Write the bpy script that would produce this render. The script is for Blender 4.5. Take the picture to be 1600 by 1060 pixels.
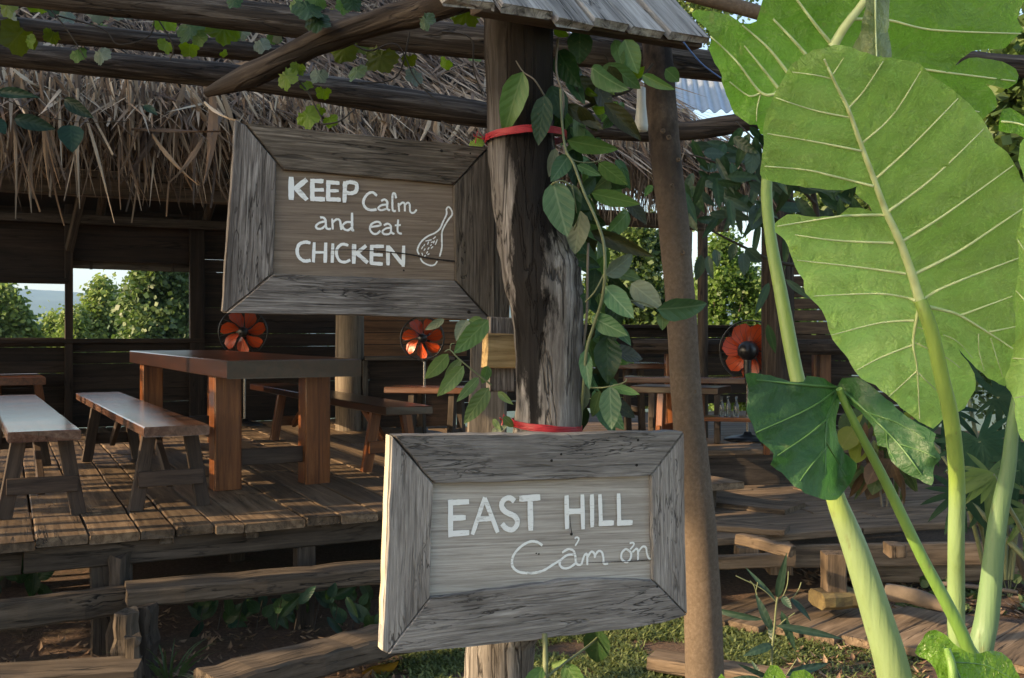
import bpy, bmesh, math, random
from mathutils import Vector, Matrix, noise
from mathutils.geometry import delaunay_2d_cdt

for o in list(bpy.data.objects):
    bpy.data.objects.remove(o)
SC = bpy.context.scene
COL = SC.collection
V = Vector
rad = math.radians

# ------------------------------------------------------------------ camera, sky, sun, exposure
F, CX, CY, CZ = 1600.0, 800.0, 520.0, 1.58
cam = bpy.data.cameras.new('camera')
cam.lens = 36.0
cam.sensor_width = 36.0
cam.shift_y = -10.0 / 1600.0
cam.clip_start = 0.05
cam.clip_end = 9000
cam_o = bpy.data.objects.new('camera', cam)
cam_o.location = (0, 0, CZ)
cam_o.rotation_euler = (rad(90), 0, 0)
COL.objects.link(cam_o)
SC.camera = cam_o

SUN_EL, SUN_AZ = rad(24), rad(200)          # azimuth of the sun, counter-clockwise from +X
sun_dir = V((math.cos(SUN_EL) * math.cos(SUN_AZ), math.cos(SUN_EL) * math.sin(SUN_AZ), math.sin(SUN_EL)))
w = bpy.data.worlds.new('World')
SC.world = w
w.use_nodes = True
nt = w.node_tree
nt.nodes.clear()
sky = nt.nodes.new('ShaderNodeTexSky')
sky.sky_type = 'NISHITA'
sky.sun_disc = False
sky.sun_elevation = SUN_EL
sky.sun_rotation = math.pi / 2 - SUN_AZ
sky.air_density = 1.0
sky.dust_density = 1.5
sky.ozone_density = 1.0
bg = nt.nodes.new('ShaderNodeBackground')
bg.inputs['Strength'].default_value = 0.125
wo = nt.nodes.new('ShaderNodeOutputWorld')
nt.links.new(sky.outputs[0], bg.inputs[0])
nt.links.new(bg.outputs[0], wo.inputs[0])
sl = bpy.data.lights.new('sun', 'SUN')
sl.energy = 3.5
sl.angle = rad(0.5)
sl.color = (1.0, 0.78, 0.52)
so = bpy.data.objects.new('sun', sl)
so.rotation_euler = sun_dir.to_track_quat('Z', 'Y').to_euler()
so.location = (-20, -3, 12)
COL.objects.link(so)
SC.view_settings.view_transform = 'Standard'
SC.view_settings.look = 'None'
SC.view_settings.exposure = 1.6
SC.view_settings.use_white_balance = True
SC.view_settings.white_balance_temperature = 7300
SC.view_settings.gamma = 1.0
SC.view_settings.use_curve_mapping = False
SC.render.engine = 'CYCLES'
SC.cycles.use_denoising = True
SC.cycles.max_bounces = 8
SC.cycles.transparent_max_bounces = 8

# ------------------------------------------------------------------ geometry helpers
def P(x, y, Y):                       # a point of the place that the photo shows at (x, y), Y metres away
    return V(((x - CX) / F * Y, Y, CZ - (y - CY) / F * Y))
def on_z(x, y, z):
    return P(x, y, (CZ - z) * F / (y - CY))
def ray_plane(x, y, p, n):
    d = P(x, y, 1.0) - V((0, 0, CZ))
    t = (p - V((0, 0, CZ))).dot(n) / d.dot(n)
    return V((0, 0, CZ)) + d * t
ANG = rad(26.5)
UA, VA = V((math.cos(ANG), math.sin(ANG), 0)), V((-math.sin(ANG), math.cos(ANG), 0))
DZ = 0.61
OB = on_z(600, 800, DZ)
OB.z = 0
def B(u, v, z):                       # building frame: u along the front edge, v into the hut
    return OB + UA * u + VA * v + V((0, 0, z))
def uv_of(p):
    q = p - OB
    return q.dot(UA), q.dot(VA)
def ray_v(x, y, v):                   # (u, z) on the vertical plane v = const
    p = ray_plane(x, y, B(0, v, 0), VA)
    return uv_of(p)[0], p.z
def u_floor(x, y, z=DZ):
    return uv_of(on_z(x, y, z))

def frame(o, x, z=(0, 0, 1)):
    x = V(x).normalized()
    z = V(z)
    y = z.cross(x)
    if y.length < 1e-6:
        y = V((0, 1, 0)).cross(x)
        if y.length < 1e-6:
            y = V((1, 0, 0))
    y.normalize()
    z = x.cross(y)
    m = Matrix.Identity(4)
    for i in range(3):
        m[i][0], m[i][1], m[i][2], m[i][3] = x[i], y[i], z[i], o[i]
    return m

class MB:
    def __init__(s):
        s.v, s.f, s.sm = [], [], []
    def add(s, vs, fs, smooth=False):
        n = len(s.v)
        s.v += [tuple(v) for v in vs]
        s.f += [tuple(i + n for i in f) for f in fs]
        s.sm += [smooth] * len(fs)
    def box(s, m, hx, hy, hz, c=0.0):
        if c <= 0:
            vs = [m @ V((a * hx, b * hy, d * hz)) for a in (-1, 1) for b in (-1, 1) for d in (-1, 1)]
            s.add(vs, [(0, 1, 3, 2), (4, 6, 7, 5), (0, 4, 5, 1), (2, 3, 7, 6), (0, 2, 6, 4), (1, 5, 7, 3)])
        else:
            r = plank_mesh(2 * hx, 2 * hy, 2 * hz, c, 1, 0, 0)
            s.add([m @ V(v) for v in r[0]], r[1])
    def tube(s, pts, radii, k=8, cap=True, smooth=True, bump=0.0, seed=0):
        pts = [V(p) for p in pts]
        n = len(pts)
        if not hasattr(radii, '__len__'):
            radii = [radii] * n
        vs, fs = [], []
        up = None
        for i in range(n):
            t = (pts[min(i + 1, n - 1)] - pts[max(i - 1, 0)]).normalized()
            if up is None:
                up = V((0, 0, 1)) if abs(t.z) < 0.9 else V((0, 1, 0))
            a = up - t * up.dot(t)
            a.normalize()
            up = a
            b = t.cross(a)
            for j in range(k):
                th = 2 * math.pi * j / k
                d = a * math.cos(th) + b * math.sin(th)
                r = radii[i]
                if bump:
                    r *= 1 + bump * noise.noise(V((math.cos(th) * 1.3, math.sin(th) * 1.3, i * 0.45 + seed * 7.1))) + \
                        bump * 0.5 * noise.noise(V((math.cos(th) * 4, math.sin(th) * 4, i * 0.2 + seed * 3.3)))
                vs.append(pts[i] + d * r)
        for i in range(n - 1):
            for j in range(k):
                fs.append((i * k + j, i * k + (j + 1) % k, (i + 1) * k + (j + 1) % k, (i + 1) * k + j))
        s.add(vs, fs, smooth)
        if cap:
            s.add([vs[j] for j in range(k)], [tuple(range(k))[::-1]])
            s.add([vs[(n - 1) * k + j] for j in range(k)], [tuple(range(k))])
    def disc(s, m, r0, r1, k=20, th=0.0):
        vs = []
        for j in range(k):
            a = 2 * math.pi * j / k
            vs += [m @ V((r0 * math.cos(a), r0 * math.sin(a), 0)), m @ V((r1 * math.cos(a), r1 * math.sin(a), 0))]
        s.add(vs, [(2 * j, 2 * j + 1, (2 * j + 3) % (2 * k), (2 * j + 2) % (2 * k)) for j in range(k)])
    def lathe(s, m, prof, k=20, smooth=True):
        vs, fs = [], []
        for (r, z) in prof:
            for j in range(k):
                a = 2 * math.pi * j / k
                vs.append(m @ V((r * math.cos(a), r * math.sin(a), z)))
        for i in range(len(prof) - 1):
            for j in range(k):
                fs.append((i * k + j, i * k + (j + 1) % k, (i + 1) * k + (j + 1) % k, (i + 1) * k + j))
        s.add(vs, fs, smooth)
    def mesh(s, name):
        me = bpy.data.meshes.new(name)
        me.from_pydata(s.v, [], s.f)
        me.polygons.foreach_set('use_smooth', s.sm)
        me.update()
        return me

def plank_mesh(L, W, T, c, n, jit, seed):
    r = random.Random(seed)
    sec = [(-W / 2 + c, -T / 2), (W / 2 - c, -T / 2), (W / 2, -T / 2 + c), (W / 2, T / 2 - c),
           (W / 2 - c, T / 2), (-W / 2 + c, T / 2), (-W / 2, T / 2 - c), (-W / 2, -T / 2 + c)]
    vs, fs = [], []
    for i in range(n + 1):
        x = -L / 2 + L * i / n
        if i in (0, n):
            dxs = [r.uniform(-jit, jit) * 1.5 for _ in range(3)]
        oy1, oy2, oz = r.uniform(-jit, jit), r.uniform(-jit, jit), r.uniform(-jit, jit) * 0.5
        for q, (y, z) in enumerate(sec):
            dx = 0
            if i in (0, n) and jit:
                dx = r.uniform(-jit, jit) * 0.8 + dxs[q % 3]
            vs.append((x + dx, y + (oy1 if y < 0 else oy2) + r.uniform(-jit, jit) * 0.25, z + oz))
    for i in range(n):
        for q in range(8):
            fs.append((i * 8 + q, i * 8 + (q + 1) % 8, (i + 1) * 8 + (q + 1) % 8, (i + 1) * 8 + q))
    fs.append(tuple(range(8))[::-1])
    fs.append(tuple(n * 8 + q for q in range(8)))
    return vs, fs

WM = {}
def ob(name, geo, mat=None, parent=None, M=None, label=None, cat=None, group=None, kind=None):
    if geo is None:
        o = bpy.data.objects.new(name, None)
        o.empty_display_size = 0.1
    else:
        me = geo.mesh(name) if isinstance(geo, MB) else geo
        o = bpy.data.objects.new(name, me)
        if mat is not None and len(me.materials) == 0:
            me.materials.append(mat)
    M = M if M is not None else Matrix.Identity(4)
    WM[o.name] = M
    if parent is not None:
        o.parent = parent
        o.matrix_basis = WM[parent.name].inverted() @ M
    else:
        o.matrix_basis = M
    COL.objects.link(o)
    if label: o['label'] = label
    if cat: o['category'] = cat
    if group: o['group'] = group
    if kind: o['kind'] = kind
    return o
def thing(name, loc, label, cat, group=None, M=None):
    return ob(name, None, None, None, M if M is not None else Matrix.Translation(V(loc)), label, cat, group)
_seed = [0]
def board(parent, name, p0, p1, W, T, mat, up=(0, 0, 1), c=0.004, n=3, jit=0.003, **kw):
    p0, p1 = V(p0), V(p1)
    _seed[0] += 1
    L = (p1 - p0).length
    vs, fs = plank_mesh(L, W, T, min(c, T * 0.3, W * 0.3), n, jit, _seed[0])
    mb = MB()
    mb.add(vs, fs)
    return ob(name, mb, mat, parent, frame((p0 + p1) / 2, p1 - p0, up), **kw)
def log(parent, name, pts, radii, mat, k=12, bump=0.12, sub=4, **kw):
    pts = [V(p) for p in pts]
    if not hasattr(radii, '__len__'):
        radii = [radii] * len(pts)
    pts, radii = smooth_path(pts, radii, sub)
    M = frame(pts[0], pts[-1] - pts[0], (0, -1, 0.2))
    inv = M.inverted()
    _seed[0] += 1
    mb = MB()
    mb.tube([inv @ p for p in pts], radii, k, True, True, bump, _seed[0])
    return ob(name, mb, mat, parent, M, **kw)
def cr(p0, p1, p2, p3, t):
    return 0.5 * ((2 * p1) + (p2 - p0) * t + (2 * p0 - 5 * p1 + 4 * p2 - p3) * t * t + (3 * p1 - p0 - 3 * p2 + p3) * t ** 3)
def smooth_path(pts, radii=None, sub=4):
    n = len(pts)
    o, r = [], []
    for i in range(n - 1):
        a, b, c, d = pts[max(i - 1, 0)], pts[i], pts[i + 1], pts[min(i + 2, n - 1)]
        for s in range(sub):
            t = s / sub
            o.append(cr(a, b, c, d, t))
            if radii is not None:
                r.append(radii[i] * (1 - t) + radii[i + 1] * t)
    o.append(pts[-1])
    if radii is not None:
        r.append(radii[-1])
        return o, r
    return o
def copy_tree(o, parent=None, M=None):
    c = o.copy()
    COL.objects.link(c)
    if parent is not None:
        c.parent = parent
    if M is not None:
        c.matrix_basis = M
    for ch in [x for x in COL.objects if x.parent == o]:
        copy_tree(ch, c)
    return c

# ------------------------------------------------------------------ materials
def nmat(name):
    m = bpy.data.materials.new(name)
    m.use_nodes = True
    t = m.node_tree
    b = t.nodes['Principled BSDF']
    return m, t, b
def N(t, typ, **kw):
    n = t.nodes.new(typ)
    for k, v in kw.items():
        if k.startswith('i_'):
            key = k[2:]
            n.inputs[int(key) if key.isdigit() else key.replace('_', ' ')].default_value = v
        else:
            setattr(n, k, v)
    return n
def ramp(t, fac, stops):
    r = t.nodes.new('ShaderNodeValToRGB')
    e = r.color_ramp.elements
    while len(e) < len(stops):
        e.new(0.5)
    for el, (p, c) in zip(e, stops):
        el.position = p
        el.color = (*c, 1) if len(c) == 3 else c
    t.links.new(fac, r.inputs[0])
    return r.outputs[0]
def math_(t, op, a, b=None, clamp=False):
    n = t.nodes.new('ShaderNodeMath')
    n.operation = op
    n.use_clamp = clamp
    for i, x in enumerate((a, b)):
        if x is None: continue
        if isinstance(x, (int, float)):
            n.inputs[i].default_value = x
        else:
            t.links.new(x, n.inputs[i])
    return n.outputs[0]
def mix(t, fac, a, b, blend='MIX'):
    n = t.nodes.new('ShaderNodeMix')
    n.data_type = 'RGBA'
    n.blend_type = blend
    for i, x in ((0, fac), (6, a), (7, b)):
        if isinstance(x, (int, float)):
            n.inputs[i].default_value = x
        elif isinstance(x, tuple):
            n.inputs[i].default_value = (*x, 1) if len(x) == 3 else x
        else:
            t.links.new(x, n.inputs[i])
    return n.outputs[2]
def coords(t, scale=(1, 1, 1), rnd=True, src='Object'):
    tc = N(t, 'ShaderNodeTexCoord')
    out = tc.outputs[src]
    if rnd:
        oi = N(t, 'ShaderNodeObjectInfo')
        cx = N(t, 'ShaderNodeCombineXYZ')
        for i, k in enumerate((37.0, 91.0, 53.0)):
            t.links.new(math_(t, 'MULTIPLY', oi.outputs['Random'], k), cx.inputs[i])
        va = N(t, 'ShaderNodeVectorMath', operation='ADD')
        t.links.new(out, va.inputs[0])
        t.links.new(cx.outputs[0], va.inputs[1])
        out = va.outputs[0]
    mp = N(t, 'ShaderNodeMapping')
    mp.inputs['Scale'].default_value = scale
    t.links.new(out, mp.inputs[0])
    return mp.outputs[0]
def nz(t, vec, scale=1.0, detail=6, rough=0.6, dist=0.0):
    n = N(t, 'ShaderNodeTexNoise', i_Scale=scale, i_Detail=detail, i_Roughness=rough, i_Distortion=dist)
    t.links.new(vec, n.inputs['Vector'])
    return n.outputs[0]

def wood(name, dark, mid, light, grain=40, along=2.0, rough=0.8, bump=0.4, crack=0.5, blotch=0.5, blotch_col=None,
         var=0.25, coat=0.0, spec=0.3, crack_scale=14, contrast=(0.32, 0.5, 0.68), fine=0.0):
    m, t, b = nmat(name)
    v1 = coords(t, (along, grain, grain))
    g = nz(t, v1, 1.0, 8, 0.7, 0.6)
    v2 = coords(t, (1.2, 4.0, 4.0))
    bl = nz(t, v2, 2.0, 6, 0.65, 0.4)
    col = ramp(t, g, [(contrast[0], dark), (contrast[1], mid), (contrast[2], light)])
    bc = blotch_col if blotch_col else tuple(c * 0.35 for c in mid)
    f = ramp(t, bl, [(0.42, (0, 0, 0)), (0.68, (1, 1, 1))])
    col = mix(t, math_(t, 'MULTIPLY', f, blotch), col, bc)
    v3 = coords(t, (along * 0.55, crack_scale, crack_scale))
    ck = nz(t, v3, 1.0, 4, 0.55, 1.2)
    # thin dark drying cracks where the noise crosses its middle value
    d = math_(t, 'ABSOLUTE', math_(t, 'SUBTRACT', ck, 0.5))
    cm = ramp(t, d, [(0.0, (1, 1, 1)), (0.018, (0, 0, 0))])
    gate = ramp(t, nz(t, coords(t, (1.0, 3.0, 3.0)), 3.0, 2), [(0.45, (0, 0, 0)), (0.6, (1, 1, 1))])
    cm = math_(t, 'MULTIPLY', cm, gate)
    cm = math_(t, 'MULTIPLY', cm, crack)
    if fine:
        c2 = nz(t, coords(t, (along * 0.7, grain * 0.7, grain * 0.7)), 1.0, 3, 0.5, 0.8)
        c2 = ramp(t, c2, [(0.33, (1, 1, 1)), (0.40, (0, 0, 0))])
        cm = math_(t, 'MAXIMUM', cm, math_(t, 'MULTIPLY', c2, fine))
    col = mix(t, cm, col, tuple(c * 0.12 for c in dark))
    oi = N(t, 'ShaderNodeObjectInfo')
    hs = N(t, 'ShaderNodeHueSaturation')
    mr = N(t, 'ShaderNodeMapRange')
    mr.inputs[3].default_value = 1 - var
    mr.inputs[4].default_value = 1 + var
    t.links.new(oi.outputs['Random'], mr.inputs[0])
    t.links.new(mr.outputs[0], hs.inputs['Value'])
    t.links.new(col, hs.inputs['Color'])
    t.links.new(hs.outputs[0], b.inputs['Base Color'])
    b.inputs['Roughness'].default_value = rough
    b.inputs['Specular IOR Level'].default_value = spec
    if coat:
        b.inputs['Coat Weight'].default_value = coat
        b.inputs['Coat Roughness'].default_value = 0.16
    bp = N(t, 'ShaderNodeBump', i_Strength=bump, i_Distance=0.004)
    h = math_(t, 'SUBTRACT', g, math_(t, 'MULTIPLY', cm, 2.0))
    t.links.new(h, bp.inputs['Height'])
    t.links.new(bp.outputs[0], b.inputs['Normal'])
    return m

def leafmat(name, base, vein, under=None, trans=0.35, rough=0.42, veins=6.0, var=0.25, spots=0.0, vw=0.38, spec=0.3):
    m, t, b = nmat(name)
    tc = N(t, 'ShaderNodeTexCoord')
    sp = N(t, 'ShaderNodeSeparateXYZ')
    t.links.new(tc.outputs['Object'], sp.inputs[0])
    ay = math_(t, 'ABSOLUTE', sp.outputs[1])
    mid = ramp(t, ay, [(0.008, (1, 1, 1)), (0.022, (0, 0, 0))])
    wob = math_(t, 'MULTIPLY', nz(t, coords(t, (3, 3, 3)), 1.0, 2), 0.9)
    ph = math_(t, 'ADD', wob, math_(t, 'SUBTRACT', math_(t, 'MULTIPLY', sp.outputs[0], veins), math_(t, 'MULTIPLY', math_(t, 'POWER', ay, 0.85), veins * 0.95)))
    fr = math_(t, 'ABSOLUTE', math_(t, 'SUBTRACT', math_(t, 'FRACT', ph), 0.5))
    lat = ramp(t, fr, [(0.012, (1, 1, 1)), (0.05, (0, 0, 0))])
    vm = math_(t, 'MAXIMUM', mid, math_(t, 'MULTIPLY', lat, 0.5))
    n1 = nz(t, coords(t, (5, 5, 5)), 1.0, 4)
    col = mix(t, n1, tuple(c * 0.75 for c in base), tuple(min(1, c * 1.3) for c in base))
    col = mix(t, math_(t, 'MULTIPLY', vm, vw), col, vein)
    if spots:
        s = ramp(t, nz(t, coords(t, (14, 14, 14)), 1.0, 3), [(0.62, (0, 0, 0)), (0.7, (1, 1, 1))])
        col = mix(t, math_(t, 'MULTIPLY', s, spots), col, (0.20, 0.15, 0.05))
    oi = N(t, 'ShaderNodeObjectInfo')
    hs = N(t, 'ShaderNodeHueSaturation')
    mr = N(t, 'ShaderNodeMapRange')
    mr.inputs[3].default_value = 1 - var
    mr.inputs[4].default_value = 1 + var
    t.links.new(oi.outputs['Random'], mr.inputs[0])
    t.links.new(mr.outputs[0], hs.inputs['Value'])
    t.links.new(col, hs.inputs['Color'])
    b.inputs['Roughness'].default_value = rough
    b.inputs['Specular IOR Level'].default_value = spec
    t.links.new(hs.outputs[0], b.inputs['Base Color'])
    bp = N(t, 'ShaderNodeBump', i_Strength=0.18, i_Distance=0.02)
    pil = math_(t, 'ADD', math_(t, 'MULTIPLY', fr, 0.5), math_(t, 'MULTIPLY', n1, 0.4))
    t.links.new(pil, bp.inputs['Height'])
    t.links.new(bp.outputs[0], b.inputs['Normal'])
    tr = N(t, 'ShaderNodeBsdfTranslucent')
    hs2 = N(t, 'ShaderNodeHueSaturation', i_Saturation=1.15, i_Value=1.5)
    t.links.new(hs.outputs[0], hs2.inputs['Color'])
    t.links.new(hs2.outputs[0], tr.inputs[0])
    mx = N(t, 'ShaderNodeMixShader', i_0=trans)
    t.links.new(b.outputs[0], mx.inputs[1])
    t.links.new(tr.outputs[0], mx.inputs[2])
    t.links.new(mx.outputs[0], t.nodes['Material Output'].inputs[0])
    return m

def foliage(name, c0, c1, trans=0.35, rough=0.5):
    m, t, b = nmat(name)
    ge = N(t, 'ShaderNodeNewGeometry')
    col = ramp(t, ge.outputs['Random Per Island'], [(0.0, c0), (1.0, c1)])
    t.links.new(col, b.inputs['Base Color'])
    b.inputs['Roughness'].default_value = rough
    tr = N(t, 'ShaderNodeBsdfTranslucent')
    hs = N(t, 'ShaderNodeHueSaturation', i_Value=1.5, i_Saturation=1.1)
    t.links.new(col, hs.inputs['Color'])
    t.links.new(hs.outputs[0], tr.inputs[0])
    mx = N(t, 'ShaderNodeMixShader', i_0=trans)
    t.links.new(b.outputs[0], mx.inputs[1])
    t.links.new(tr.outputs[0], mx.inputs[2])
    t.links.new(mx.outputs[0], t.nodes['Material Output'].inputs[0])
    return m
def plain(name, col, rough=0.5, metal=0.0, nscale=20, nvar=0.25, bump=0.1, coat=0.0, trans=0.0):
    m, t, b = nmat(name)
    n1 = nz(t, coords(t, (1, 1, 1)), nscale, 5)
    c = mix(t, n1, tuple(x * (1 - nvar) for x in col), tuple(min(1, x * (1 + nvar)) for x in col))
    t.links.new(c, b.inputs['Base Color'])
    b.inputs['Roughness'].default_value = rough
    b.inputs['Metallic'].default_value = metal
    b.inputs['Coat Weight'].default_value = coat
    b.inputs['Transmission Weight'].default_value = trans
    if bump:
        bp = N(t, 'ShaderNodeBump', i_Strength=bump, i_Distance=0.01)
        t.links.new(n1, bp.inputs['Height'])
        t.links.new(bp.outputs[0], b.inputs['Normal'])
    return m

W_SIGN = wood('weathered_sign_wood', (0.0308, 0.0264, 0.0242), (0.2090, 0.1870, 0.1705), (0.4840, 0.4510, 0.4180), 150, 6.0, 0.85, 0.7, 0.9, 0.8, (0.0550, 0.0462, 0.0418), 0.12, crack_scale=40, contrast=(0.30, 0.5, 0.70), fine=0.45)
W_SIGN2 = wood('bleached_sign_wood', (0.0900, 0.0816, 0.0756), (0.2700, 0.2496, 0.2304), (0.4800, 0.4560, 0.4260), 190, 8.0, 0.85, 0.7, 0.9, 0.7, (0.1020, 0.0900, 0.0816), 0.10, crack_scale=40, contrast=(0.26, 0.5, 0.74), fine=0.4)
W_SIGNB = wood('weathered_brown_wood', (0.03, 0.022, 0.017), (0.13, 0.105, 0.08), (0.28, 0.235, 0.19), 150, 6.0, 0.85, 0.7, 0.9, 0.7, (0.045, 0.036, 0.028), 0.12, crack_scale=40, contrast=(0.30, 0.5, 0.70), fine=0.5)
W_PANEL1 = wood('panel_brown', (0.12, 0.085, 0.06), (0.205, 0.155, 0.115), (0.285, 0.225, 0.17), 170, 5.0, 0.8, 0.25, 0.15, 0.35, (0.14, 0.11, 0.09), 0.0)
W_PANEL2 = wood('panel_grey', (0.2275, 0.2031, 0.1788), (0.4143, 0.3818, 0.3413), (0.5850, 0.5525, 0.5038), 170, 4.0, 0.8, 0.25, 0.15, 0.5, (0.2438, 0.2194, 0.1950), 0.0)
W_GOLD = wood('golden_block', (0.10, 0.06, 0.025), (0.30, 0.21, 0.10), (0.46, 0.34, 0.18), 40, 3.0, 0.8, 0.7, 0.6, 0.3, None, 0.1)
W_BEAM = wood('dark_log', (0.010, 0.008, 0.007), (0.046, 0.038, 0.032), (0.17, 0.155, 0.14), 60, 2.4, 0.9, 0.9, 1.0, 0.5, (0.015, 0.012, 0.010), 0.2, fine=0.6)
W_CURVE = wood('curved_log', (0.010, 0.007, 0.005), (0.040, 0.029, 0.021), (0.10, 0.078, 0.06), 40, 2.0, 0.9, 0.9, 1.0, 0.5, (0.015, 0.011, 0.009), 0.1, fine=0.5)
W_SHINGLE = wood('shingle', (0.05, 0.045, 0.042), (0.30, 0.28, 0.26), (0.50, 0.48, 0.45), 40, 2.0, 0.85, 0.7, 1.0, 0.35, (0.06, 0.05, 0.045), 0.2)
W_DECK = wood('deck_board', (0.045, 0.028, 0.016), (0.135, 0.090, 0.055), (0.23, 0.165, 0.105), 26, 1.4, 0.62, 0.45, 0.9, 0.45, (0.0595, 0.0442, 0.0323), 0.28)
W_STEP = wood('old_beam', (0.0256, 0.0192, 0.0128), (0.0959, 0.0717, 0.0512), (0.1663, 0.1279, 0.0959), 24, 1.4, 0.85, 0.8, 1.0, 0.55, (0.0384, 0.0288, 0.0211), 0.2)
W_PLAT = wood('platform_board', (0.042, 0.029, 0.018), (0.155, 0.108, 0.070), (0.26, 0.19, 0.13), 24, 1.4, 0.85, 0.8, 1.0, 0.55, (0.0518, 0.0389, 0.0285), 0.2)
W_RIM = wood('dark_beam', (0.0176, 0.0136, 0.0104), (0.0600, 0.0456, 0.0344), (0.1040, 0.0800, 0.0640), 22, 1.4, 0.85, 0.6, 0.9, 0.5, None, 0.2)
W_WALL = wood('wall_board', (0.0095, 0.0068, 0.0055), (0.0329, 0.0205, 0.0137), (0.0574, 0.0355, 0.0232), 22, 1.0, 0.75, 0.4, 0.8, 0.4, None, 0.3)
W_WALL_SUN = wood('sunlit_wall_board', (0.05, 0.025, 0.012), (0.17, 0.085, 0.04), (0.27, 0.14, 0.07), 22, 1.0, 0.6, 0.3, 0.5, 0.3, None, 0.2)  # sunlight on the boards behind the counter, put into a warmer colour
W_RED = wood('varnished_red_wood', (0.045, 0.014, 0.007), (0.15, 0.045, 0.018), (0.27, 0.095, 0.035), 14, 0.9, 0.34, 0.12, 0.4, 0.45, (0.05, 0.018, 0.010), 0.15, 0.35, 0.45)
W_TOP = wood('varnished_dark_top', (0.0076, 0.0028, 0.0017), (0.0255, 0.0082, 0.0041), (0.0459, 0.0153, 0.0071), 12, 0.9, 0.28, 0.1, 0.3, 0.5, (0.0076, 0.0031, 0.0023), 0.15, 0.5, 0.5)
W_LEG = wood('table_leg_wood', (0.05, 0.014, 0.005), (0.16, 0.050, 0.014), (0.28, 0.105, 0.033), 26, 1.2, 0.36, 0.12, 0.4, 0.4, (0.07, 0.022, 0.008), 0.12, 0.5)
W_BENCH = wood('worn_bench_top', (0.04, 0.018, 0.012), (0.11, 0.052, 0.034), (0.19, 0.11, 0.08), 22, 1.0, 0.26, 0.15, 0.5, 0.4, (0.08, 0.032, 0.02), 0.1, 0.7, 0.5)
W_BLEG = wood('bench_leg_wood', (0.022, 0.014, 0.010), (0.06, 0.039, 0.028), (0.10, 0.068, 0.05), 22, 1.4, 0.65, 0.25, 0.5, 0.4, None, 0.15)
W_POSTG = wood('grey_post', (0.03, 0.024, 0.02), (0.11, 0.09, 0.07), (0.20, 0.165, 0.13), 24, 1.2, 0.8, 0.5, 0.9, 0.4, None, 0.15)
# ------------------------------------------------------------------ special materials
def post_material():
    m, t, b = nmat('burnt_post_wood')
    v = coords(t, (2.0, 34, 34), False)
    g = nz(t, v, 1.0, 9, 0.72, 0.8)
    col = ramp(t, g, [(0.30, (0.035, 0.028, 0.024)), (0.5, (0.17, 0.152, 0.136)), (0.72, (0.44, 0.41, 0.38))])
    tc = N(t, 'ShaderNodeTexCoord')
    sp = N(t, 'ShaderNodeSeparateXYZ')
    t.links.new(tc.outputs['Object'], sp.inputs[0])
    edge = nz(t, coords(t, (6, 22, 22), False), 1.0, 6, 0.65)
    # burnt streak: a band along the trunk, wide at the top end, ragged borders (local x runs up the post)
    mr = N(t, 'ShaderNodeMapRange', i_1=1.28, i_2=2.36, i_3=0.0, i_4=1.0)
    t.links.new(sp.outputs[0], mr.inputs[0])
    h = ramp(t, mr.outputs[0], [(0.0, (0, 0, 0)), (0.10, (0.30, 0.30, 0.30)), (0.3, (0.55, 0.55, 0.55)), (0.62, (0.62, 0.62, 0.62)), (1.0, (0.95, 0.95, 0.95))])
    wd = math_(t, 'MULTIPLY', h, 0.085)
    off = math_(t, 'ABSOLUTE', math_(t, 'ADD', sp.outputs[1], 0.094))
    q = math_(t, 'SUBTRACT', math_(t, 'ADD', wd, math_(t, 'MULTIPLY', math_(t, 'SUBTRACT', edge, 0.5), 0.12)), off)
    f = ramp(t, q, [(0.0, (0, 0, 0)), (0.012, (1, 1, 1))])
    char = mix(t, g, (0.003, 0.003, 0.003), (0.022, 0.02, 0.019))
    col = mix(t, math_(t, 'MULTIPLY', f, 0.97), col, char)
    top = ramp(t, mr.outputs[0], [(0.55, (0, 0, 0)), (0.82, (1, 1, 1))])
    col = mix(t, math_(t, 'MULTIPLY', top, 0.9), col, mix(t, g, (0.004, 0.0035, 0.003), (0.034, 0.026, 0.020)))
    v3 = coords(t, (1.1, 16, 16), False)
    d = math_(t, 'ABSOLUTE', math_(t, 'SUBTRACT', nz(t, v3, 1.0, 5, 0.55, 1.0), 0.5))
    cm = ramp(t, d, [(0.0, (1, 1, 1)), (0.02, (0, 0, 0))])
    col = mix(t, math_(t, 'MULTIPLY', cm, 0.8), col, (0.012, 0.010, 0.009))
    t.links.new(col, b.inputs['Base Color'])
    b.inputs['Roughness'].default_value = 0.9
    b.inputs['Specular IOR Level'].default_value = 0.08
    bp = N(t, 'ShaderNodeBump', i_Strength=0.8, i_Distance=0.006)
    t.links.new(math_(t, 'SUBTRACT', g, math_(t, 'MULTIPLY', cm, 1.2)), bp.inputs['Height'])
    t.links.new(bp.outputs[0], b.inputs['Normal'])
    return m
W_POST = post_material()

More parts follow.
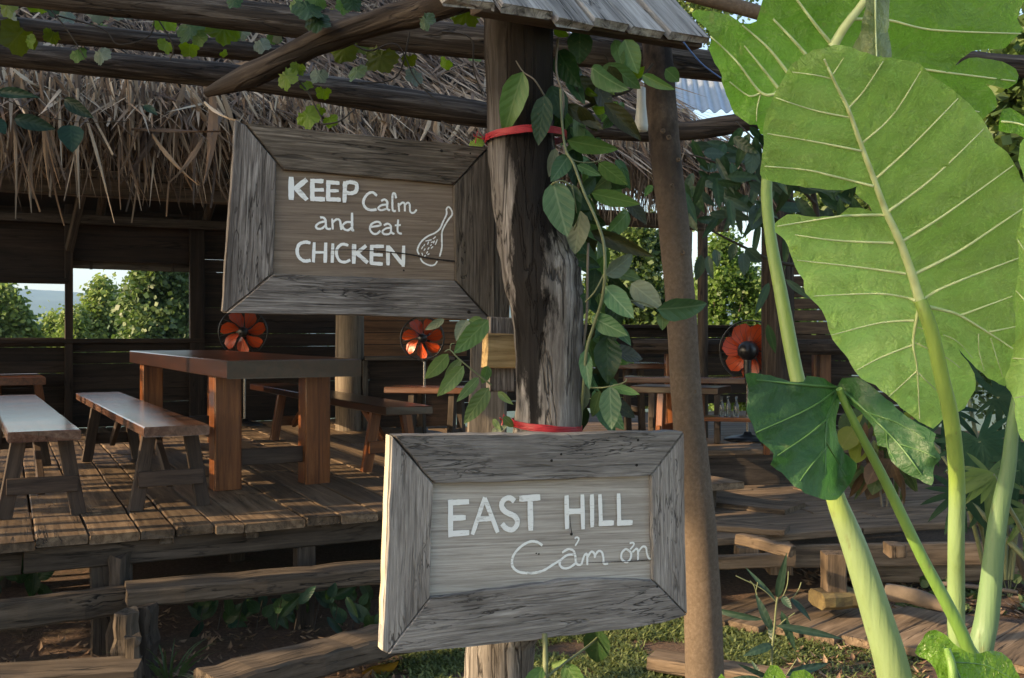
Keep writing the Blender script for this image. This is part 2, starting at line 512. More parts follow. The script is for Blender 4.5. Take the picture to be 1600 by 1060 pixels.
def trunk_material():
    m, t, b = nmat('smooth_bark')
    v = coords(t, (1, 1, 1), False)
    n1 = nz(t, v, 90, 6, 0.7)
    n2 = nz(t, coords(t, (9, 3, 3), False), 1.0, 5, 0.6)
    col = ramp(t, n1, [(0.3, (0.095, 0.072, 0.053)), (0.5, (0.130, 0.099, 0.074)), (0.7, (0.165, 0.128, 0.098))])
    col = mix(t, ramp(t, n2, [(0.45, (0, 0, 0)), (0.7, (0.5, 0.5, 0.5))]), col, (0.10, 0.075, 0.055))
    tc = N(t, 'ShaderNodeTexCoord')
    sp = N(t, 'ShaderNodeSeparateXYZ')
    t.links.new(tc.outputs['Object'], sp.inputs[0])
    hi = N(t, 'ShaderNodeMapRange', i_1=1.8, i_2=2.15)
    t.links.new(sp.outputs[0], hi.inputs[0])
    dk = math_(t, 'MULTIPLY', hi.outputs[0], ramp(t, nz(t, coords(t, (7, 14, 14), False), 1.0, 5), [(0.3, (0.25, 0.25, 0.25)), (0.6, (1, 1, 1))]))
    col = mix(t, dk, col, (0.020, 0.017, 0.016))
    t.links.new(col, b.inputs['Base Color'])
    b.inputs['Roughness'].default_value = 0.85
    b.inputs['Specular IOR Level'].default_value = 0.12
    rings = nz(t, coords(t, (26, 2.5, 2.5), False), 1.0, 4)
    bp = N(t, 'ShaderNodeBump', i_Strength=0.6, i_Distance=0.004)
    t.links.new(math_(t, 'ADD', n1, math_(t, 'MULTIPLY', rings, 0.8)), bp.inputs['Height'])
    t.links.new(bp.outputs[0], b.inputs['Normal'])
    return m
W_TRUNK = trunk_material()

def paint_material():
    m, t, b = nmat('white_brush_paint')
    n1 = nz(t, coords(t, (40, 300, 300), False), 1.0, 5, 0.7)
    n2 = nz(t, coords(t, (30, 30, 30), False), 1.0, 5, 0.7)
    f = ramp(t, math_(t, 'ADD', math_(t, 'MULTIPLY', n1, 0.6), math_(t, 'MULTIPLY', n2, 0.4)), [(0.34, (1, 1, 1)), (0.46, (0, 0, 0))])
    col = mix(t, math_(t, 'MULTIPLY', f, 0.85), (0.86, 0.88, 0.86), (0.32, 0.28, 0.24))
    t.links.new(col, b.inputs['Base Color'])
    b.inputs['Roughness'].default_value = 0.7
    return m
PAINT = paint_material()
BLACKISH = plain('crack_dark', (0.012, 0.009, 0.007), 0.9)
RED_TWINE = plain('red_plastic_twine', (0.32, 0.014, 0.02), 0.45, 0, 60, 0.35)
EDGE_SUN = wood('sunlit_edge_tone', (0.30, 0.25, 0.16), (0.52, 0.46, 0.33), (0.66, 0.60, 0.46), 30, 3, 0.8, 0.3, 0.3, 0.2, None, 0.05)  # sun on the lower sign's left edge, put into a cream colour

# ------------------------------------------------------------------ the two signs
def zz(ox, oy, s, pts):
    return [(ox + x / s, oy + y / s) for x, y in pts]

class Plane2:
    """a vertical plane; maps photo points on it to plane coordinates (s along, t up) in metres"""
    def __init__(s, x, y, Y, ang, tilt=0.0):
        s.o = P(x, y, Y)
        s.xa = V((math.cos(ang), math.sin(ang), 0))
        s.n = V((math.sin(ang) * math.cos(tilt), -math.cos(ang) * math.cos(tilt), math.sin(tilt)))
        s.za = s.xa.cross(-s.n) * -1 if False else s.n.cross(s.xa)
        if s.za.z < 0: s.za = -s.za
    def at(s, x, y, off=0.0):
        p = ray_plane(x, y, s.o + s.n * off, s.n)
        q = p - s.o
        return q.dot(s.xa), q.dot(s.za)
    def w(s, a, c, off=0.0):
        return s.o + s.xa * a + s.za * c + s.n * off

def rail(parent, pl, poly, axis, back, front, mat, name='rail', wob=0.0012, inset=0.003, **kw):
    """a frame rail: outline (photo points on the sign's front plane) given real thickness"""
    st = [V((*pl.at(x, y), 0)) for x, y in poly]
    a0, a1 = V((*pl.at(*axis[0]), 0)), V((*pl.at(*axis[1]), 0))
    c = sum(st, V()) / len(st)
    xd = (a1 - a0).normalized()
    yd = V((-xd.y, xd.x, 0))
    _seed[0] += 1
    r = random.Random(_seed[0])
    ring = []
    for i, p in enumerate(st):
        q = st[(i + 1) % len(st)]
        k = max(1, int((q - p).length / 0.035))
        for j in range(k):
            e = p.lerp(q, j / k)
            if j: e = e + V((r.uniform(-wob, wob), r.uniform(-wob, wob), 0))
            ring.append(((e - c).dot(xd), (e - c).dot(yd)))
    n = len(ring)
    cx, cy = sum(p[0] for p in ring) / n, sum(p[1] for p in ring) / n
    def shr(p, d):
        l = math.hypot(p[0] - cx, p[1] - cy)
        return (cx + (p[0] - cx) * (1 - d / l), cy + (p[1] - cy) * (1 - d / l))
    area = sum(ring[i][0] * ring[(i + 1) % n][1] - ring[(i + 1) % n][0] * ring[i][1] for i in range(n))
    if area < 0: ring = ring[::-1]
    lay = [[(x, y, back) for x, y in ring], [(x, y, front - 0.004) for x, y in ring],
           [(*shr(p, inset), front) for p in ring]]
    mb = MB()
    vs = [p for l in lay for p in l]
    fs = [tuple(range(n))[::-1], tuple(2 * n + i for i in range(n))]
    for L in range(2):
        for i in range(n):
            fs.append((L * n + i, L * n + (i + 1) % n, (L + 1) * n + (i + 1) % n, (L + 1) * n + i))
    mb.add(vs, fs)
    wx = pl.xa * xd.x + pl.za * xd.y
    return ob(name, mb, mat, parent, frame(pl.w(c.x, c.y), wx, pl.n), **kw)

def strokes(parent, name, pl, items, off, mat, label=None, jit=0.12):
    """hand painted strokes: (points, width in photo pixels, curved?)"""
    mb = MB()
    r = random.Random(len(items) * 7 + 1)
    pxm = (V((*pl.at(500, 500), 0)) - V((*pl.at(501, 500), 0))).length
    pxm = (pl.w(*pl.at(items[0][0][0][0], items[0][0][0][1])) - pl.w(*pl.at(items[0][0][0][0] + 1, items[0][0][0][1]))).length
    for k, (pts, wd, *cv) in enumerate(items):
        p = [V((*pl.at(x, y, off), 0)) for x, y in pts]
        if len(p) > 2 and not cv:
            p = smooth_path(p, None, 6)
        else:
            q = []
            for i in range(len(p) - 1):
                for j in range(6):
                    q.append(p[i].lerp(p[i + 1], j / 6))
            p = q + [p[-1]]
        vs, fs = [], []
        n = len(p)
        o2 = off + 0.00012 * k
        for i in range(n):
            d = (p[min(i + 1, n - 1)] - p[max(i - 1, 0)]).normalized()
            nn = V((-d.y, d.x, 0))
            hw = wd * pxm * 0.5 * (1 + r.uniform(-jit, jit))
            if i in (0, n - 1): hw *= 0.85
            for sgn in (-1, 1):
                e = p[i] + nn * hw * sgn
                if i == 0: e -= d * r.uniform(0, 0.0012)
                if i == n - 1: e += d * r.uniform(0, 0.0012)
                vs.append((e.x, e.y, o2))
        for i in range(n - 1):
            fs.append((2 * i, 2 * i + 1, 2 * i + 3, 2 * i + 2))
        # face the viewer
        mb.add(vs, [f if (V(vs[f[1]]) - V(vs[f[0]])).cross(V(vs[f[2]]) - V(vs[f[0]])).z > 0 else f[::-1] for f in fs])
    return ob(name, mb, mat, parent, frame(pl.w(0, 0), pl.xa, pl.n), label=label)

# --- upper sign
P1 = Plane2(560, 340, 2.50, rad(21), rad(0.0))
s1 = thing('framed_sign', P1.w(0, -0.24, -0.02), 'upper weathered framed sign painted KEEP Calm and eat CHICKEN, hung left of the burnt post', 'sign', 'hand painted signs')
rail(s1, P1, [(368, 187), (383, 195), (432, 254), (427, 427), (352, 489), (347, 486)], ((365, 187), (350, 488)), -0.03, 0.0, W_SIGN, label='left frame rail with a pale sawn outer edge')
rail(s1, P1, [(384, 193), (763, 230), (709, 289), (443, 265), (433, 253)], ((382, 193), (762, 230)), -0.034, 0.001, W_SIGNB)
rail(s1, P1, [(764, 231), (774, 236), (772, 499), (767, 499), (712, 438), (709, 290)], ((768, 240), (768, 498)), -0.033, 0.0, W_SIGNB)
rail(s1, P1, [(354, 489), (428, 428), (711, 439), (766, 500), (560, 493)], ((354, 489), (766, 499)), -0.034, 0.002, W_SIGN)
rail(s1, P1, [(418, 245), (722, 275), (724, 452), (415, 440)], ((420, 340), (720, 350)), -0.03, -0.012, W_PANEL1, 'panel', label='brown inset board carrying the lettering')
rail(s1, P1, [(775, 225), (797, 227), (797, 505), (774, 500)], ((786, 225), (786, 500)), -0.040, -0.008, W_SIGNB, 'mounting_plank')
T1 = -0.0105
strokes(s1, 'lettering', P1, [
    ([(455, 277), (455, 312)], 8.5), ([(479, 281), (460, 296)], 8), ([(461, 293), (479.5, 312.5)], 8),
    ([(488, 280), (488, 314)], 7.5), ([(487, 283), (505, 283.5)], 7), ([(490, 297), (505.5, 297)], 6), ([(487, 311), (507, 311.7)], 7),
    ([(513, 282.5), (512.5, 314)], 7), ([(511, 285), (530, 286.5)], 6), ([(513, 298.5), (529, 298.5)], 5), ([(511, 311.5), (532, 312.5)], 7),
    ([(539, 284), (538, 316.5)], 7), ([(539, 287), (547, 285), (555.5, 287), (557.5, 293), (555, 300), (547, 302.5), (541, 301)], 6.3)],
    T1, PAINT, 'white painted word KEEP in bold capitals')
strokes(s1, 'lettering', P1, [
    ([(588.7, 306), (582.5, 301), (575, 303), (569, 311), (568, 319), (572.5, 326), (580, 328.5), (588, 327.5)], 4),
    ([(596, 314), (601, 312), (605, 316), (605, 326), (609, 329)], 3.5), ([(605, 320), (596, 321), (591, 325.5), (595, 328.7), (603, 327)], 3.3),
    ([(618.7, 310), (617, 303), (613.7, 303.7), (613, 315), (613.7, 328.7), (618, 330)], 3.4),
    ([(622.5, 318), (623.7, 331)], 3), ([(623.7, 321), (628.7, 317), (632, 319), (632.5, 330)], 3), ([(632.5, 321), (637, 317), (640, 320), (640.6, 330), (643.7, 333), (647.5, 332), (650.6, 328)], 3)],
    T1, PAINT, 'white painted word Calm in script')
strokes(s1, 'lettering', P1, [
    ([(500.6, 340), (505.6, 340.6), (508.7, 345), (509.4, 355), (512.5, 358), (517, 358)], 3.6), ([(508.7, 346), (498.7, 348.7), (493.7, 353.7), (496, 357.5), (502.5, 357.5), (508, 353)], 3.5),
    ([(519, 342), (520, 359)], 3.5), ([(520, 347.5), (526, 343), (531, 345), (532.5, 355), (533.5, 359)], 3.5),
    ([(548.7, 347.5), (541, 347.5), (535.6, 352.5), (537.5, 358), (543.7, 360), (549, 356)], 3.5), ([(550, 333), (550, 360), (553, 360)], 4, 1),
    ([(578.7, 355), (593.7, 352.5), (593, 348), (587.5, 347), (580, 351), (578, 358.7), (582.5, 365), (588.7, 365.6), (594, 361)], 3.4),
    ([(600, 352), (606, 350), (610.6, 353.7), (611, 362.5), (615.6, 366)], 3.4), ([(610.6, 356), (602.5, 357.5), (597.5, 362), (600, 366), (607.5, 366), (611, 362.5)], 3.3),
    ([(622, 344), (621.2, 362), (627.5, 365.6)], 3.3), ([(617, 352.5), (625.6, 352)], 3)],
    T1, PAINT, 'white painted words and eat in script')
strokes(s1, 'lettering', P1, [
    ([(484.6, 380), (477, 378.6), (467.7, 382), (464.3, 392), (467, 402), (475.3, 408), (485.4, 407)], 5.2),
    ([(491, 379.4), (489.6, 409.8)], 5.2), ([(509, 380), (508, 410.6)], 5.5), ([(490.5, 394.6), (509, 394.6)], 4), ([(520, 381), (519, 410.6)], 5.2),
    ([(543.6, 383.6), (534.4, 382), (526.8, 388.7), (526, 398.8), (531, 408), (539.4, 409.8), (547, 406.4)], 4.6),
    ([(553.3, 382), (552.6, 412)], 7), ([(571.5, 384.5), (554.6, 398)], 6), ([(558, 396.3), (574, 410.6)], 6.5),
    ([(580.8, 383.6), (580, 413)], 6.3), ([(578.2, 385.3), (599.3, 385.3)], 5.5), ([(581, 398), (597.6, 398.8)], 5.5), ([(579, 411.5), (597.6, 413)], 6),
    ([(606, 384.5), (606, 414.5)], 6.3), ([(607, 386), (629, 414)], 6.3), ([(630.5, 384.5), (629.7, 416.5)], 5.6)],
    T1, PAINT, 'white painted word CHICKEN in capitals')
dz = lambda pts: zz(640, 310, 8.84, pts)
drum = [(dz([(130, 775), (108, 720), (130, 650), (180, 580), (260, 520), (350, 480), (420, 420), (460, 330), (510, 220), (510, 150), (540, 120), (580, 170), (585, 230), (540, 290), (490, 370), (450, 460), (445, 560), (445, 680), (415, 805)]), 2.6),
        (dz([(150, 830), (180, 880), (240, 915), (300, 930), (350, 915), (380, 870)]), 2.5)]
for a, b_ in [((360, 530), (325, 562)), ((300, 575), (220, 592)), ((382, 572), (355, 640)), ((332, 600), (296, 612)), ((262, 600), (248, 640)), ((268, 680), (252, 704)),
              ((322, 668), (296, 692)), ((182, 668), (163, 702)), ((247, 736), (233, 762)), ((268, 766), (248, 782)), ((168, 758), (180, 792)), ((218, 790), (203, 805)), ((342, 588), (328, 622)), ((300, 640), (285, 660)), ((210, 700), (196, 725)), ((205, 640), (192, 660))]:
    drum.append((dz([a, b_]), 1.7))
strokes(s1, 'drumstick_drawing', P1, drum, T1, PAINT, 'white outline drawing of a chicken drumstick')
def crack(parent, pl, pts, w0, w1, off):
    n = len(pts)
    items = []
    sp = smooth_path([V((*p, 0)) for p in pts], None, 5)
    for i in range(len(sp) - 1):
        items.append(([(sp[i].x, sp[i].y), (sp[i + 1].x + 0.3, sp[i + 1].y)], w0 + (w1 - w0) * i / len(sp)))
    strokes(parent, 'crack', pl, items, off, BLACKISH, jit=0.25)
crack(s1, P1, [(515, 391), (550, 390.5), (580, 392), (610, 394.5), (640, 398), (670, 404), (711, 409)], 0.7, 2.8, T1 + 0.0025)
# spacer block and batten under the upper sign
PB = Plane2(785, 560, 2.60, rad(21))
bt = thing('batten', PB.w(0, -0.1), 'short grey upright batten between the upper sign and the burnt post', 'batten')
rail(bt, PB, [(765, 495), (805, 497), (803, 612), (764, 612)], ((784, 495), (784, 612)), -0.02, 0.006, W_SIGN, 'board_piece')
rail(bt, PB, [(752, 521), (808, 523), (807, 575), (750, 574)], ((751, 548), (808, 549)), 0.008, 0.045, W_GOLD, 'block', label='small golden raw wood block')

# --- lower sign
P2 = Plane2(840, 850, 2.33, rad(24), rad(-1.5))
s2 = thing('framed_sign', P2.w(0, -0.25, -0.02), 'lower grey framed sign with two painted lines, fixed in front of the burnt post', 'sign', 'hand painted signs')
rail(s2, P2, [(613, 682), (677, 756), (672, 935), (605, 1021), (598, 1018)], ((613, 683), (602, 1020)), -0.034, 0.0, W_SIGN2)
rail(s2, P2, [(610, 681.5), (612.6, 681.5), (604, 1021), (597.6, 1018)], ((611, 683), (600, 1019)), -0.034, -0.006, EDGE_SUN, 'edge_strip', label='outer edge in a pale cream sunlit tone')
rail(s2, P2, [(616, 681), (1068, 675), (1017, 743), (930, 747), (800, 753), (679, 755)], ((619, 681), (1068, 675)), -0.036, 0.001, W_SIGN2, wob=0.002)
rail(s2, P2, [(1069, 677), (1074, 960), (1021, 907), (1018, 744)], ((1070, 679), (1074, 959)), -0.034, -0.001, W_SIGN2)
rail(s2, P2, [(607, 1021.5), (673, 934), (760, 922), (900, 905), (1020, 908), (1073, 961), (1040, 972), (967, 984), (900, 993), (812, 1003), (700, 1014)], ((607, 1021), (1072, 961)), -0.036, 0.002, W_SIGN2, wob=0.003)
rail(s2, P2, [(662, 740), (1032, 730), (1034, 922), (660, 948)], ((665, 845), (1030, 830)), -0.03, -0.014, W_PANEL2, 'panel', label='grey inset board carrying the lettering')
T2 = -0.0125
e_ = lambda pts: zz(690, 760, 10.0, pts)
h_ = lambda pts: zz(840, 750, 8.421, pts)
strokes(s2, 'lettering', P2, [
    (e_([(140, 215), (140, 790)]), 8), (e_([(105, 260), (425, 242)]), 8.5), (e_([(130, 500), (375, 490)]), 8.5), (e_([(105, 745), (425, 725)]), 8.5),
    (e_([(672, 175), (480, 755)]), 6.6), (e_([(672, 185), (875, 720)]), 7), (e_([(560, 515), (790, 505)]), 8),
    (e_([(1135, 232), (1080, 188), (1020, 185), (955, 230), (935, 310), (980, 385), (1060, 430), (1140, 470), (1182, 540), (1165, 620), (1100, 680), (1010, 660), (945, 590)]), 8.2),
    (e_([(1215, 195), (1535, 172)]), 10), (e_([(1380, 180), (1390, 690)]), 9.3),
    (h_([(378, 208), (385, 645)]), 7.8), (h_([(585, 195), (595, 645)]), 7.2), (h_([(372, 417), (600, 410)]), 8.8), (h_([(710, 193), (715, 618)]), 7.4),
    (h_([(815, 193), (830, 605)]), 7), (h_([(800, 572), (995, 565)]), 8.8), (h_([(1060, 180), (1070, 600)]), 7), (h_([(1040, 567), (1243, 560)]), 8.6)],
    T2, PAINT, 'line of white painted capitals', 0.06)
c_ = lambda pts: zz(780, 820, 6.4, pts)
strokes(s2, 'lettering', P2, [
    (c_([(430, 207), (380, 175), (310, 170), (230, 210), (160, 280), (130, 350), (135, 420), (190, 470), (280, 485), (370, 480), (450, 455), (530, 405), (620, 350)]), 3.7),
    (c_([(630, 280), (690, 245), (740, 260), (760, 310), (765, 370), (785, 400), (820, 400)]), 3.4), (c_([(740, 300), (680, 305), (620, 350), (605, 400), (640, 435), (700, 430), (765, 385)]), 3.4),
    (c_([(755, 140), (775, 125), (795, 140), (785, 170), (760, 210)]), 2.6),
    (c_([(820, 400), (850, 310), (875, 295), (880, 345), (880, 402)]), 3.4), (c_([(880, 325), (920, 270), (950, 290), (955, 330)]), 3.4), (c_([(955, 310), (990, 265), (1025, 275), (1040, 330), (1045, 388), (1085, 390)]), 3.4),
    (c_([(1265, 240), (1225, 280), (1222, 340), (1270, 375), (1310, 340), (1315, 280), (1265, 240)]), 3.4), (c_([(1305, 185), (1335, 180), (1345, 200), (1310, 245)]), 2.7),
    (c_([(1330, 275), (1370, 240), (1385, 270), (1385, 352)]), 3.2), (c_([(1385, 275), (1430, 220), (1465, 230), (1475, 290), (1500, 340), (1545, 330)]), 3.2)],
    T2, PAINT, 'white painted script Cam on with Vietnamese accents')
crack(s2, P2, c_([(890, 381), (1000, 378), (1100, 373), (1300, 366), (1560, 348)]), 0.5, 1.4, T2 + 0.003)
crack(s2, P2, h_([(425, 480), (432, 600), (446, 705)]), 0.6, 1.4, T2 + 0.003)
def knots(parent, pl, pts, off):
    mb = MB()
    for x, y, r in pts:
        a, c = pl.at(x, y, off)
        pm = 2.4 / 1600
        mb.add([(a, c, off)] + [(a + r * pm * math.cos(k) * (1.2 if k % 2 else 0.9), c + r * pm * math.sin(k), off) for k in [0.0, 0.9, 1.8, 2.7, 3.6, 4.5, 5.4]], [(0, i, i % 7 + 1) for i in range(1, 8)])
    ob('nail_hole', mb, BLACKISH, parent, frame(pl.w(0, 0), pl.xa, pl.n), kind='stuff')
knots(s2, P2, [(862, 720, 2.2), (877, 710, 2), (997, 688, 2.2), (995, 727, 2.4), (893, 835, 2.4), (1027, 917, 2), (842, 866, 1.5), (838, 865, 1.2)], 0.0022)
knots(s1, P1, [(690, 236, 2.5), (733, 488, 3), (735, 240, 1.5), (631, 423, 1.6)], 0.0028)

# ------------------------------------------------------------------ burnt post, twine, leaning trunk post
post = thing('burnt_post', on_z(815, 1500, 0) if False else V((0.02, 2.50, 0)), 'thick burnt and weathered post holding both signs, bound with red twine', 'post')
def wpx(px, y, Y): return px / F * Y
ppath = [(770, 1560, 2.50), (778, 1060, 2.53), (800, 960, 2.52), (838, 830, 2.51), (853, 700, 2.50), (858, 590, 2.50), (856, 500, 2.50), (846, 430, 2.50), (830, 360, 2.50), (818, 270, 2.50), (812, 150, 2.50), (811, 40, 2.50), (811, -15, 2.50)]
pw = [112, 108, 104, 100, 104, 106, 112, 122, 106, 104, 104, 106, 106]
pp, pr = smooth_path([P(*q) for q in ppath], [w_ / 2 / F * 2.5 for w_ in pw], 6)
M = frame((pp[0].x, 2.5, 0), (0, 0, 1), (0, -1, 0))
inv = M.inverted()
mb = MB()
mb.tube([inv @ p for p in pp], pr, 44, True, True, 0.06, 3)
# flatten knots / hollow on the left flank and add long drying grooves
for i, v in enumerate(mb.v):
    p = V(v)
    g = noise.noise(V((p.x * 2.5, p.y * 45, p.z * 45))) * 0.004 + noise.noise(V((p.x * 5, p.y * 14, p.z * 14))) * 0.003
    c = inv @ pp[min(range(len(pp)), key=lambda k: abs((inv @ pp[k]).x - p.x))]
    d = V((0, p.y - c.y, p.z - c.z))
    if d.length > 1e-5:
        p += d.normalized() * g
    mb.v[i] = tuple(p)
ob('shaft', mb, W_POST, post, M)
def twine(name, y0, y1, x0, x1, label, Y=2.5):
    t = MB()
    r = random.Random(5)
    for k in range(7):
        pts = []
        cx = (x0 + x1) / 2
        for j in range(25):
            a = 2 * math.pi * j / 24
            xx = math.cos(a) * (x1 - x0) / 2
            yy = y0 + (y1 - y0) * (xx + (x1 - x0) / 2) / (x1 - x0)
            c = P(cx + xx, yy + (k - 3) * 1.5 + r.uniform(-0.7, 0.7), Y)
            pts.append(c + V((0, -math.sin(a) * (x1 - x0) / 2 / F * Y * 1.12, 0)))
        t.tube(pts, 0.0019, 5, False)
    for k in range(2):
        p = P(x0 + 1, y0, Y)
        t.tube([p, p + V((-0.02 - 0.008 * k, -0.01, 0.02 - 0.012 * k)), p + V((-0.025 - 0.004 * k, -0.012, -0.01 + 0.022 * k))], 0.0017, 4, True)
    ob(name, t, RED_TWINE, None, None, label=label, cat='twine', group='red twine bindings')
twine('twine_binding', 219, 212, 758, 885, 'red twine wound round the post beside the upper sign', 2.5)
twine('twine_binding', 660, 670, 799, 909, 'red twine wound round the post just above the lower sign', 2.5)

tpath = [(1108, 1290, 2.95), (1101, 1060, 2.95), (1096, 900, 2.95), (1086, 760, 2.95), (1072, 620, 2.96), (1063, 470, 2.97), (1050, 330, 2.98), (1038, 220, 2.99), (1029, 110, 3.0), (1026, 60, 3.0), (1025, 46, 3.0)]
tw = [70, 60, 56, 53, 48, 46, 48, 47, 48, 44, 44]
pts, rr = smooth_path([P(*q) for q in tpath], [w_ / 2 / F * q[2] for w_, q in zip(tw, tpath)], 6)
trunk = thing('trunk_post', (pts[0].x, pts[0].y, 0), 'slim round bare trunk used as a post, standing right of both signs', 'post')
M = frame((pts[0].x, pts[0].y, 0), (0, 0, 1), (0, -1, 0))
mb = MB()
mb.tube([M.inverted() @ p for p in pts], rr, 24, True, True, 0.05, 9)
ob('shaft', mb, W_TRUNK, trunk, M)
mb = MB()
for (x, y, s) in [(1067, 395, 7), (1085, 612, 6), (1083, 653, 5), (1036, 205, 7), (1045, 215, 7), (1060, 250, 6), (1083, 805, 6), (1050, 290, 5)]:
    q = P(x, y, 2.925)
    mb.lathe(frame(q, (0, -1, 0.1), (0, 0, 1)) @ Matrix.Rotation(rad(90), 4, 'Y'), [(s / 900, 0.0), (s / 1100, 0.006), (s / 2600, 0.004), (0.0002, -0.001)], 9)
ob('branch_scar', mb, W_TRUNK, trunk, None)

# ------------------------------------------------------------------ little plank roof over the sign post
roof = thing('sign_roof', P(900, 10, 2.55), 'small plank roof of bleached grey boards over the burnt post', 'roof')
E0, E1 = P(690, -4, 2.20), P(1107, 66, 2.68)
upv = V((-0.089, 0.1, 0.148)).normalized()
ed = (E1 - E0)
nb = 7
bounds = [0, 0.17, 0.36, 0.50, 0.645, 0.80, 1.0]
rn = random.Random(11)
for i in range(len(bounds) - 1):
    a, c = E0 + ed * (bounds[i] + 0.006), E0 + ed * (bounds[i + 1] - 0.006)
    mid = (a + c) / 2 - upv * rn.uniform(-0.012, 0.03)
    nrm = ed.cross(upv).normalized()
    if nrm.z < 0: nrm = -nrm
    q = ed.normalized()
    wdt = (c - a).dot(q - upv * q.dot(upv))
    wid = (c - a - upv * (c - a).dot(upv)).length
    mid = mid + nrm * (0.006 * (i % 2))
    board(roof, 'roof_board', mid - upv * 0.0, mid + upv * 0.62, wid, 0.022, W_SHINGLE, nrm, 0.004, 4, 0.004)
dn = V((0, 0, -0.035))
board(roof, 'batten_strip', E0 + ed * 0.14 + dn + upv * 0.05, E0 + ed * 0.985 + dn + upv * 0.05, 0.05, 0.03, W_RIM, (0, 0, 1))
board(roof, 'batten_strip', E0 + ed * 0.05 + dn + upv * 0.45, E0 + ed * 0.97 + dn + upv * 0.45, 0.05, 0.03, W_RIM, (0, 0, 1))

# ------------------------------------------------------------------ pergola logs
perg = thing('pergola', P(300, 60, 3.4), 'pergola of dark rough logs above the signs', 'pergola')
log(perg, 'log_beam', [P(-260, -45, 3.0), P(120, -6, 3.05), P(300, 14, 3.08), P(450, 33, 3.1), P(660, 58, 3.12), P(930, 82, 3.14), P(1130, 106, 3.16), P(1500, 150, 3.2)], [0.046, 0.047, 0.048, 0.048, 0.052, 0.050, 0.045, 0.04], W_BEAM, 14)
log(perg, 'log_beam', [P(-260, 12, 3.3), P(0, 42, 3.35), P(200, 62, 3.38), P(400, 82, 3.4), P(470, 90, 3.42)], [0.036, 0.036, 0.034, 0.03, 0.028], W_BEAM, 14)
log(perg, 'log_beam', [P(-260, 64, 3.55), P(0, 84, 3.6), P(200, 104, 3.62), P(396, 124, 3.65), P(560, 148, 3.7), P(760, 180, 3.75), P(900, 196, 3.8), P(1020, 206, 3.85)], [0.042, 0.042, 0.045, 0.044, 0.05, 0.05, 0.046, 0.042], W_BEAM, 14)
log(perg, 'log_beam', [P(965, 178, 5.2), P(1055, 205, 5.2), P(1150, 193, 5.2), P(1260, 175, 5.2)], [0.045, 0.05, 0.05, 0.045], W_CURVE, 12)
log(perg, 'log_beam', [P(1496, 92, 3.0), P(1580, 104, 3.0), P(1750, 112, 3.0)], [0.026, 0.032, 0.034], W_BEAM, 12)
log(perg, 'log_beam', [P(1040, -20, 3.2), P(1130, 5, 3.2), P(1260, 40, 3.2)], [0.025, 0.024, 0.022], W_TRUNK, 10)
log(perg, 'curved_brace', [P(322, 146, 2.95), P(394, 117, 2.9), P(487, 72, 2.82), P(565, 41, 2.75), P(640, 22, 2.7), P(720, 0, 2.62), P(800, -25, 2.58)], [0.012, 0.034, 0.037, 0.035, 0.037, 0.038, 0.036], W_CURVE, 14, 0.22)
# pergola posts that carry the logs, left of the view
for (x, yy) in [(-1.75, 3.05), (-2.05, 3.5)]:
    log(perg, 'pergola_post', [V((x, yy, -0.1)), V((x + 0.02, yy, 1.2)), V((x, yy, 2.56))], [0.06, 0.055, 0.05], W_BEAM, 12)
# ------------------------------------------------------------------ main deck
deck = thing('wooden_deck', B(-1.5, 0, 0), 'raised dining deck of brown planks with a dark rim beam', 'deck')
PT = 0.045
edge_px = [(-330, 868), (-245, 861), (-150, 857), (-60, 852), (55, 843), (140, 838), (220, 830), (277, 828), (338, 824), (381, 817), (481, 812), (532, 806), (592, 801)]
edge_px = [e for e in edge_px if e[0] > -300]
ub = [uv_of(on_z(x, y, DZ))[0] for x, y in edge_px]
rn = random.Random(3)
while ub[-1] < 2.3:
    ub.append(ub[-1] + rn.uniform(0.17, 0.30))
seams = [0.62, 1.95, 3.4, 4.9]
for i in range(len(ub) - 1):
    a, c = ub[i] + 0.004, ub[i + 1] - 0.004
    fr = rn.uniform(-0.02, 0.025)
    if i == 3: fr = 0.03
    cuts = [fr] + [s + (0.0 if k == 0 and i < 6 else rn.uniform(-0.35, 0.35)) for k, s in enumerate(seams)] + [6.0]
    if i >= 6: del cuts[1]
    for k in range(len(cuts) - 1):
        p0, p1 = B((a + c) / 2, cuts[k] + 0.004, DZ - PT / 2 + rn.uniform(-0.004, 0.004)), B((a + c) / 2, cuts[k + 1] - 0.004, DZ - PT / 2 + rn.uniform(-0.004, 0.004))
        board(deck, 'plank', p0, p1, c - a, PT, W_DECK, (0, 0, 1), 0.006, 4, 0.0035)
zt = DZ - PT - 0.004
for (u0, u1, dv, h) in [(-3.2, -2.38, -0.02, 0.15), (-2.37, -1.77, 0.10, 0.13), (-1.76, 2.3, 0.06, 0.12)]:
    board(deck, 'rim_beam', B(u0, 0.06 + dv, zt - h / 2), B(u1, 0.06 + dv, zt - h / 2), 0.07, h, W_RIM, (0, 0, 1), 0.006, 8, 0.004)
for (x, y) in [(260, 840), (393, 831), (510, 815), (662, 800)]:
    p = ray_plane(x, y, B(0, 0.06, 0), VA)
    board(deck, 'peg', p + VA * 0.05, p - VA * 0.012, 0.065, 0.062, W_STEP, (0, 0, 1), 0.005, 1, 0.002)
for u in [-3.1, -2.25, -1.85, -0.4, 1.1, 2.2]:
    for v in ([0.14, 1.9, 3.8, 5.6] ):
        if v == 0.14 and u in (-2.25, -1.85):
            u2 = uv_of(ray_plane(190 if u > -2 else 158, 890, B(0, 0.14, 0), VA))[0]
        else: u2 = u
        board(deck, 'deck_post', B(u2, v, -0.1), B(u2, v, zt), 0.10, 0.09, W_RIM, VA, 0.006, 3, 0.006)
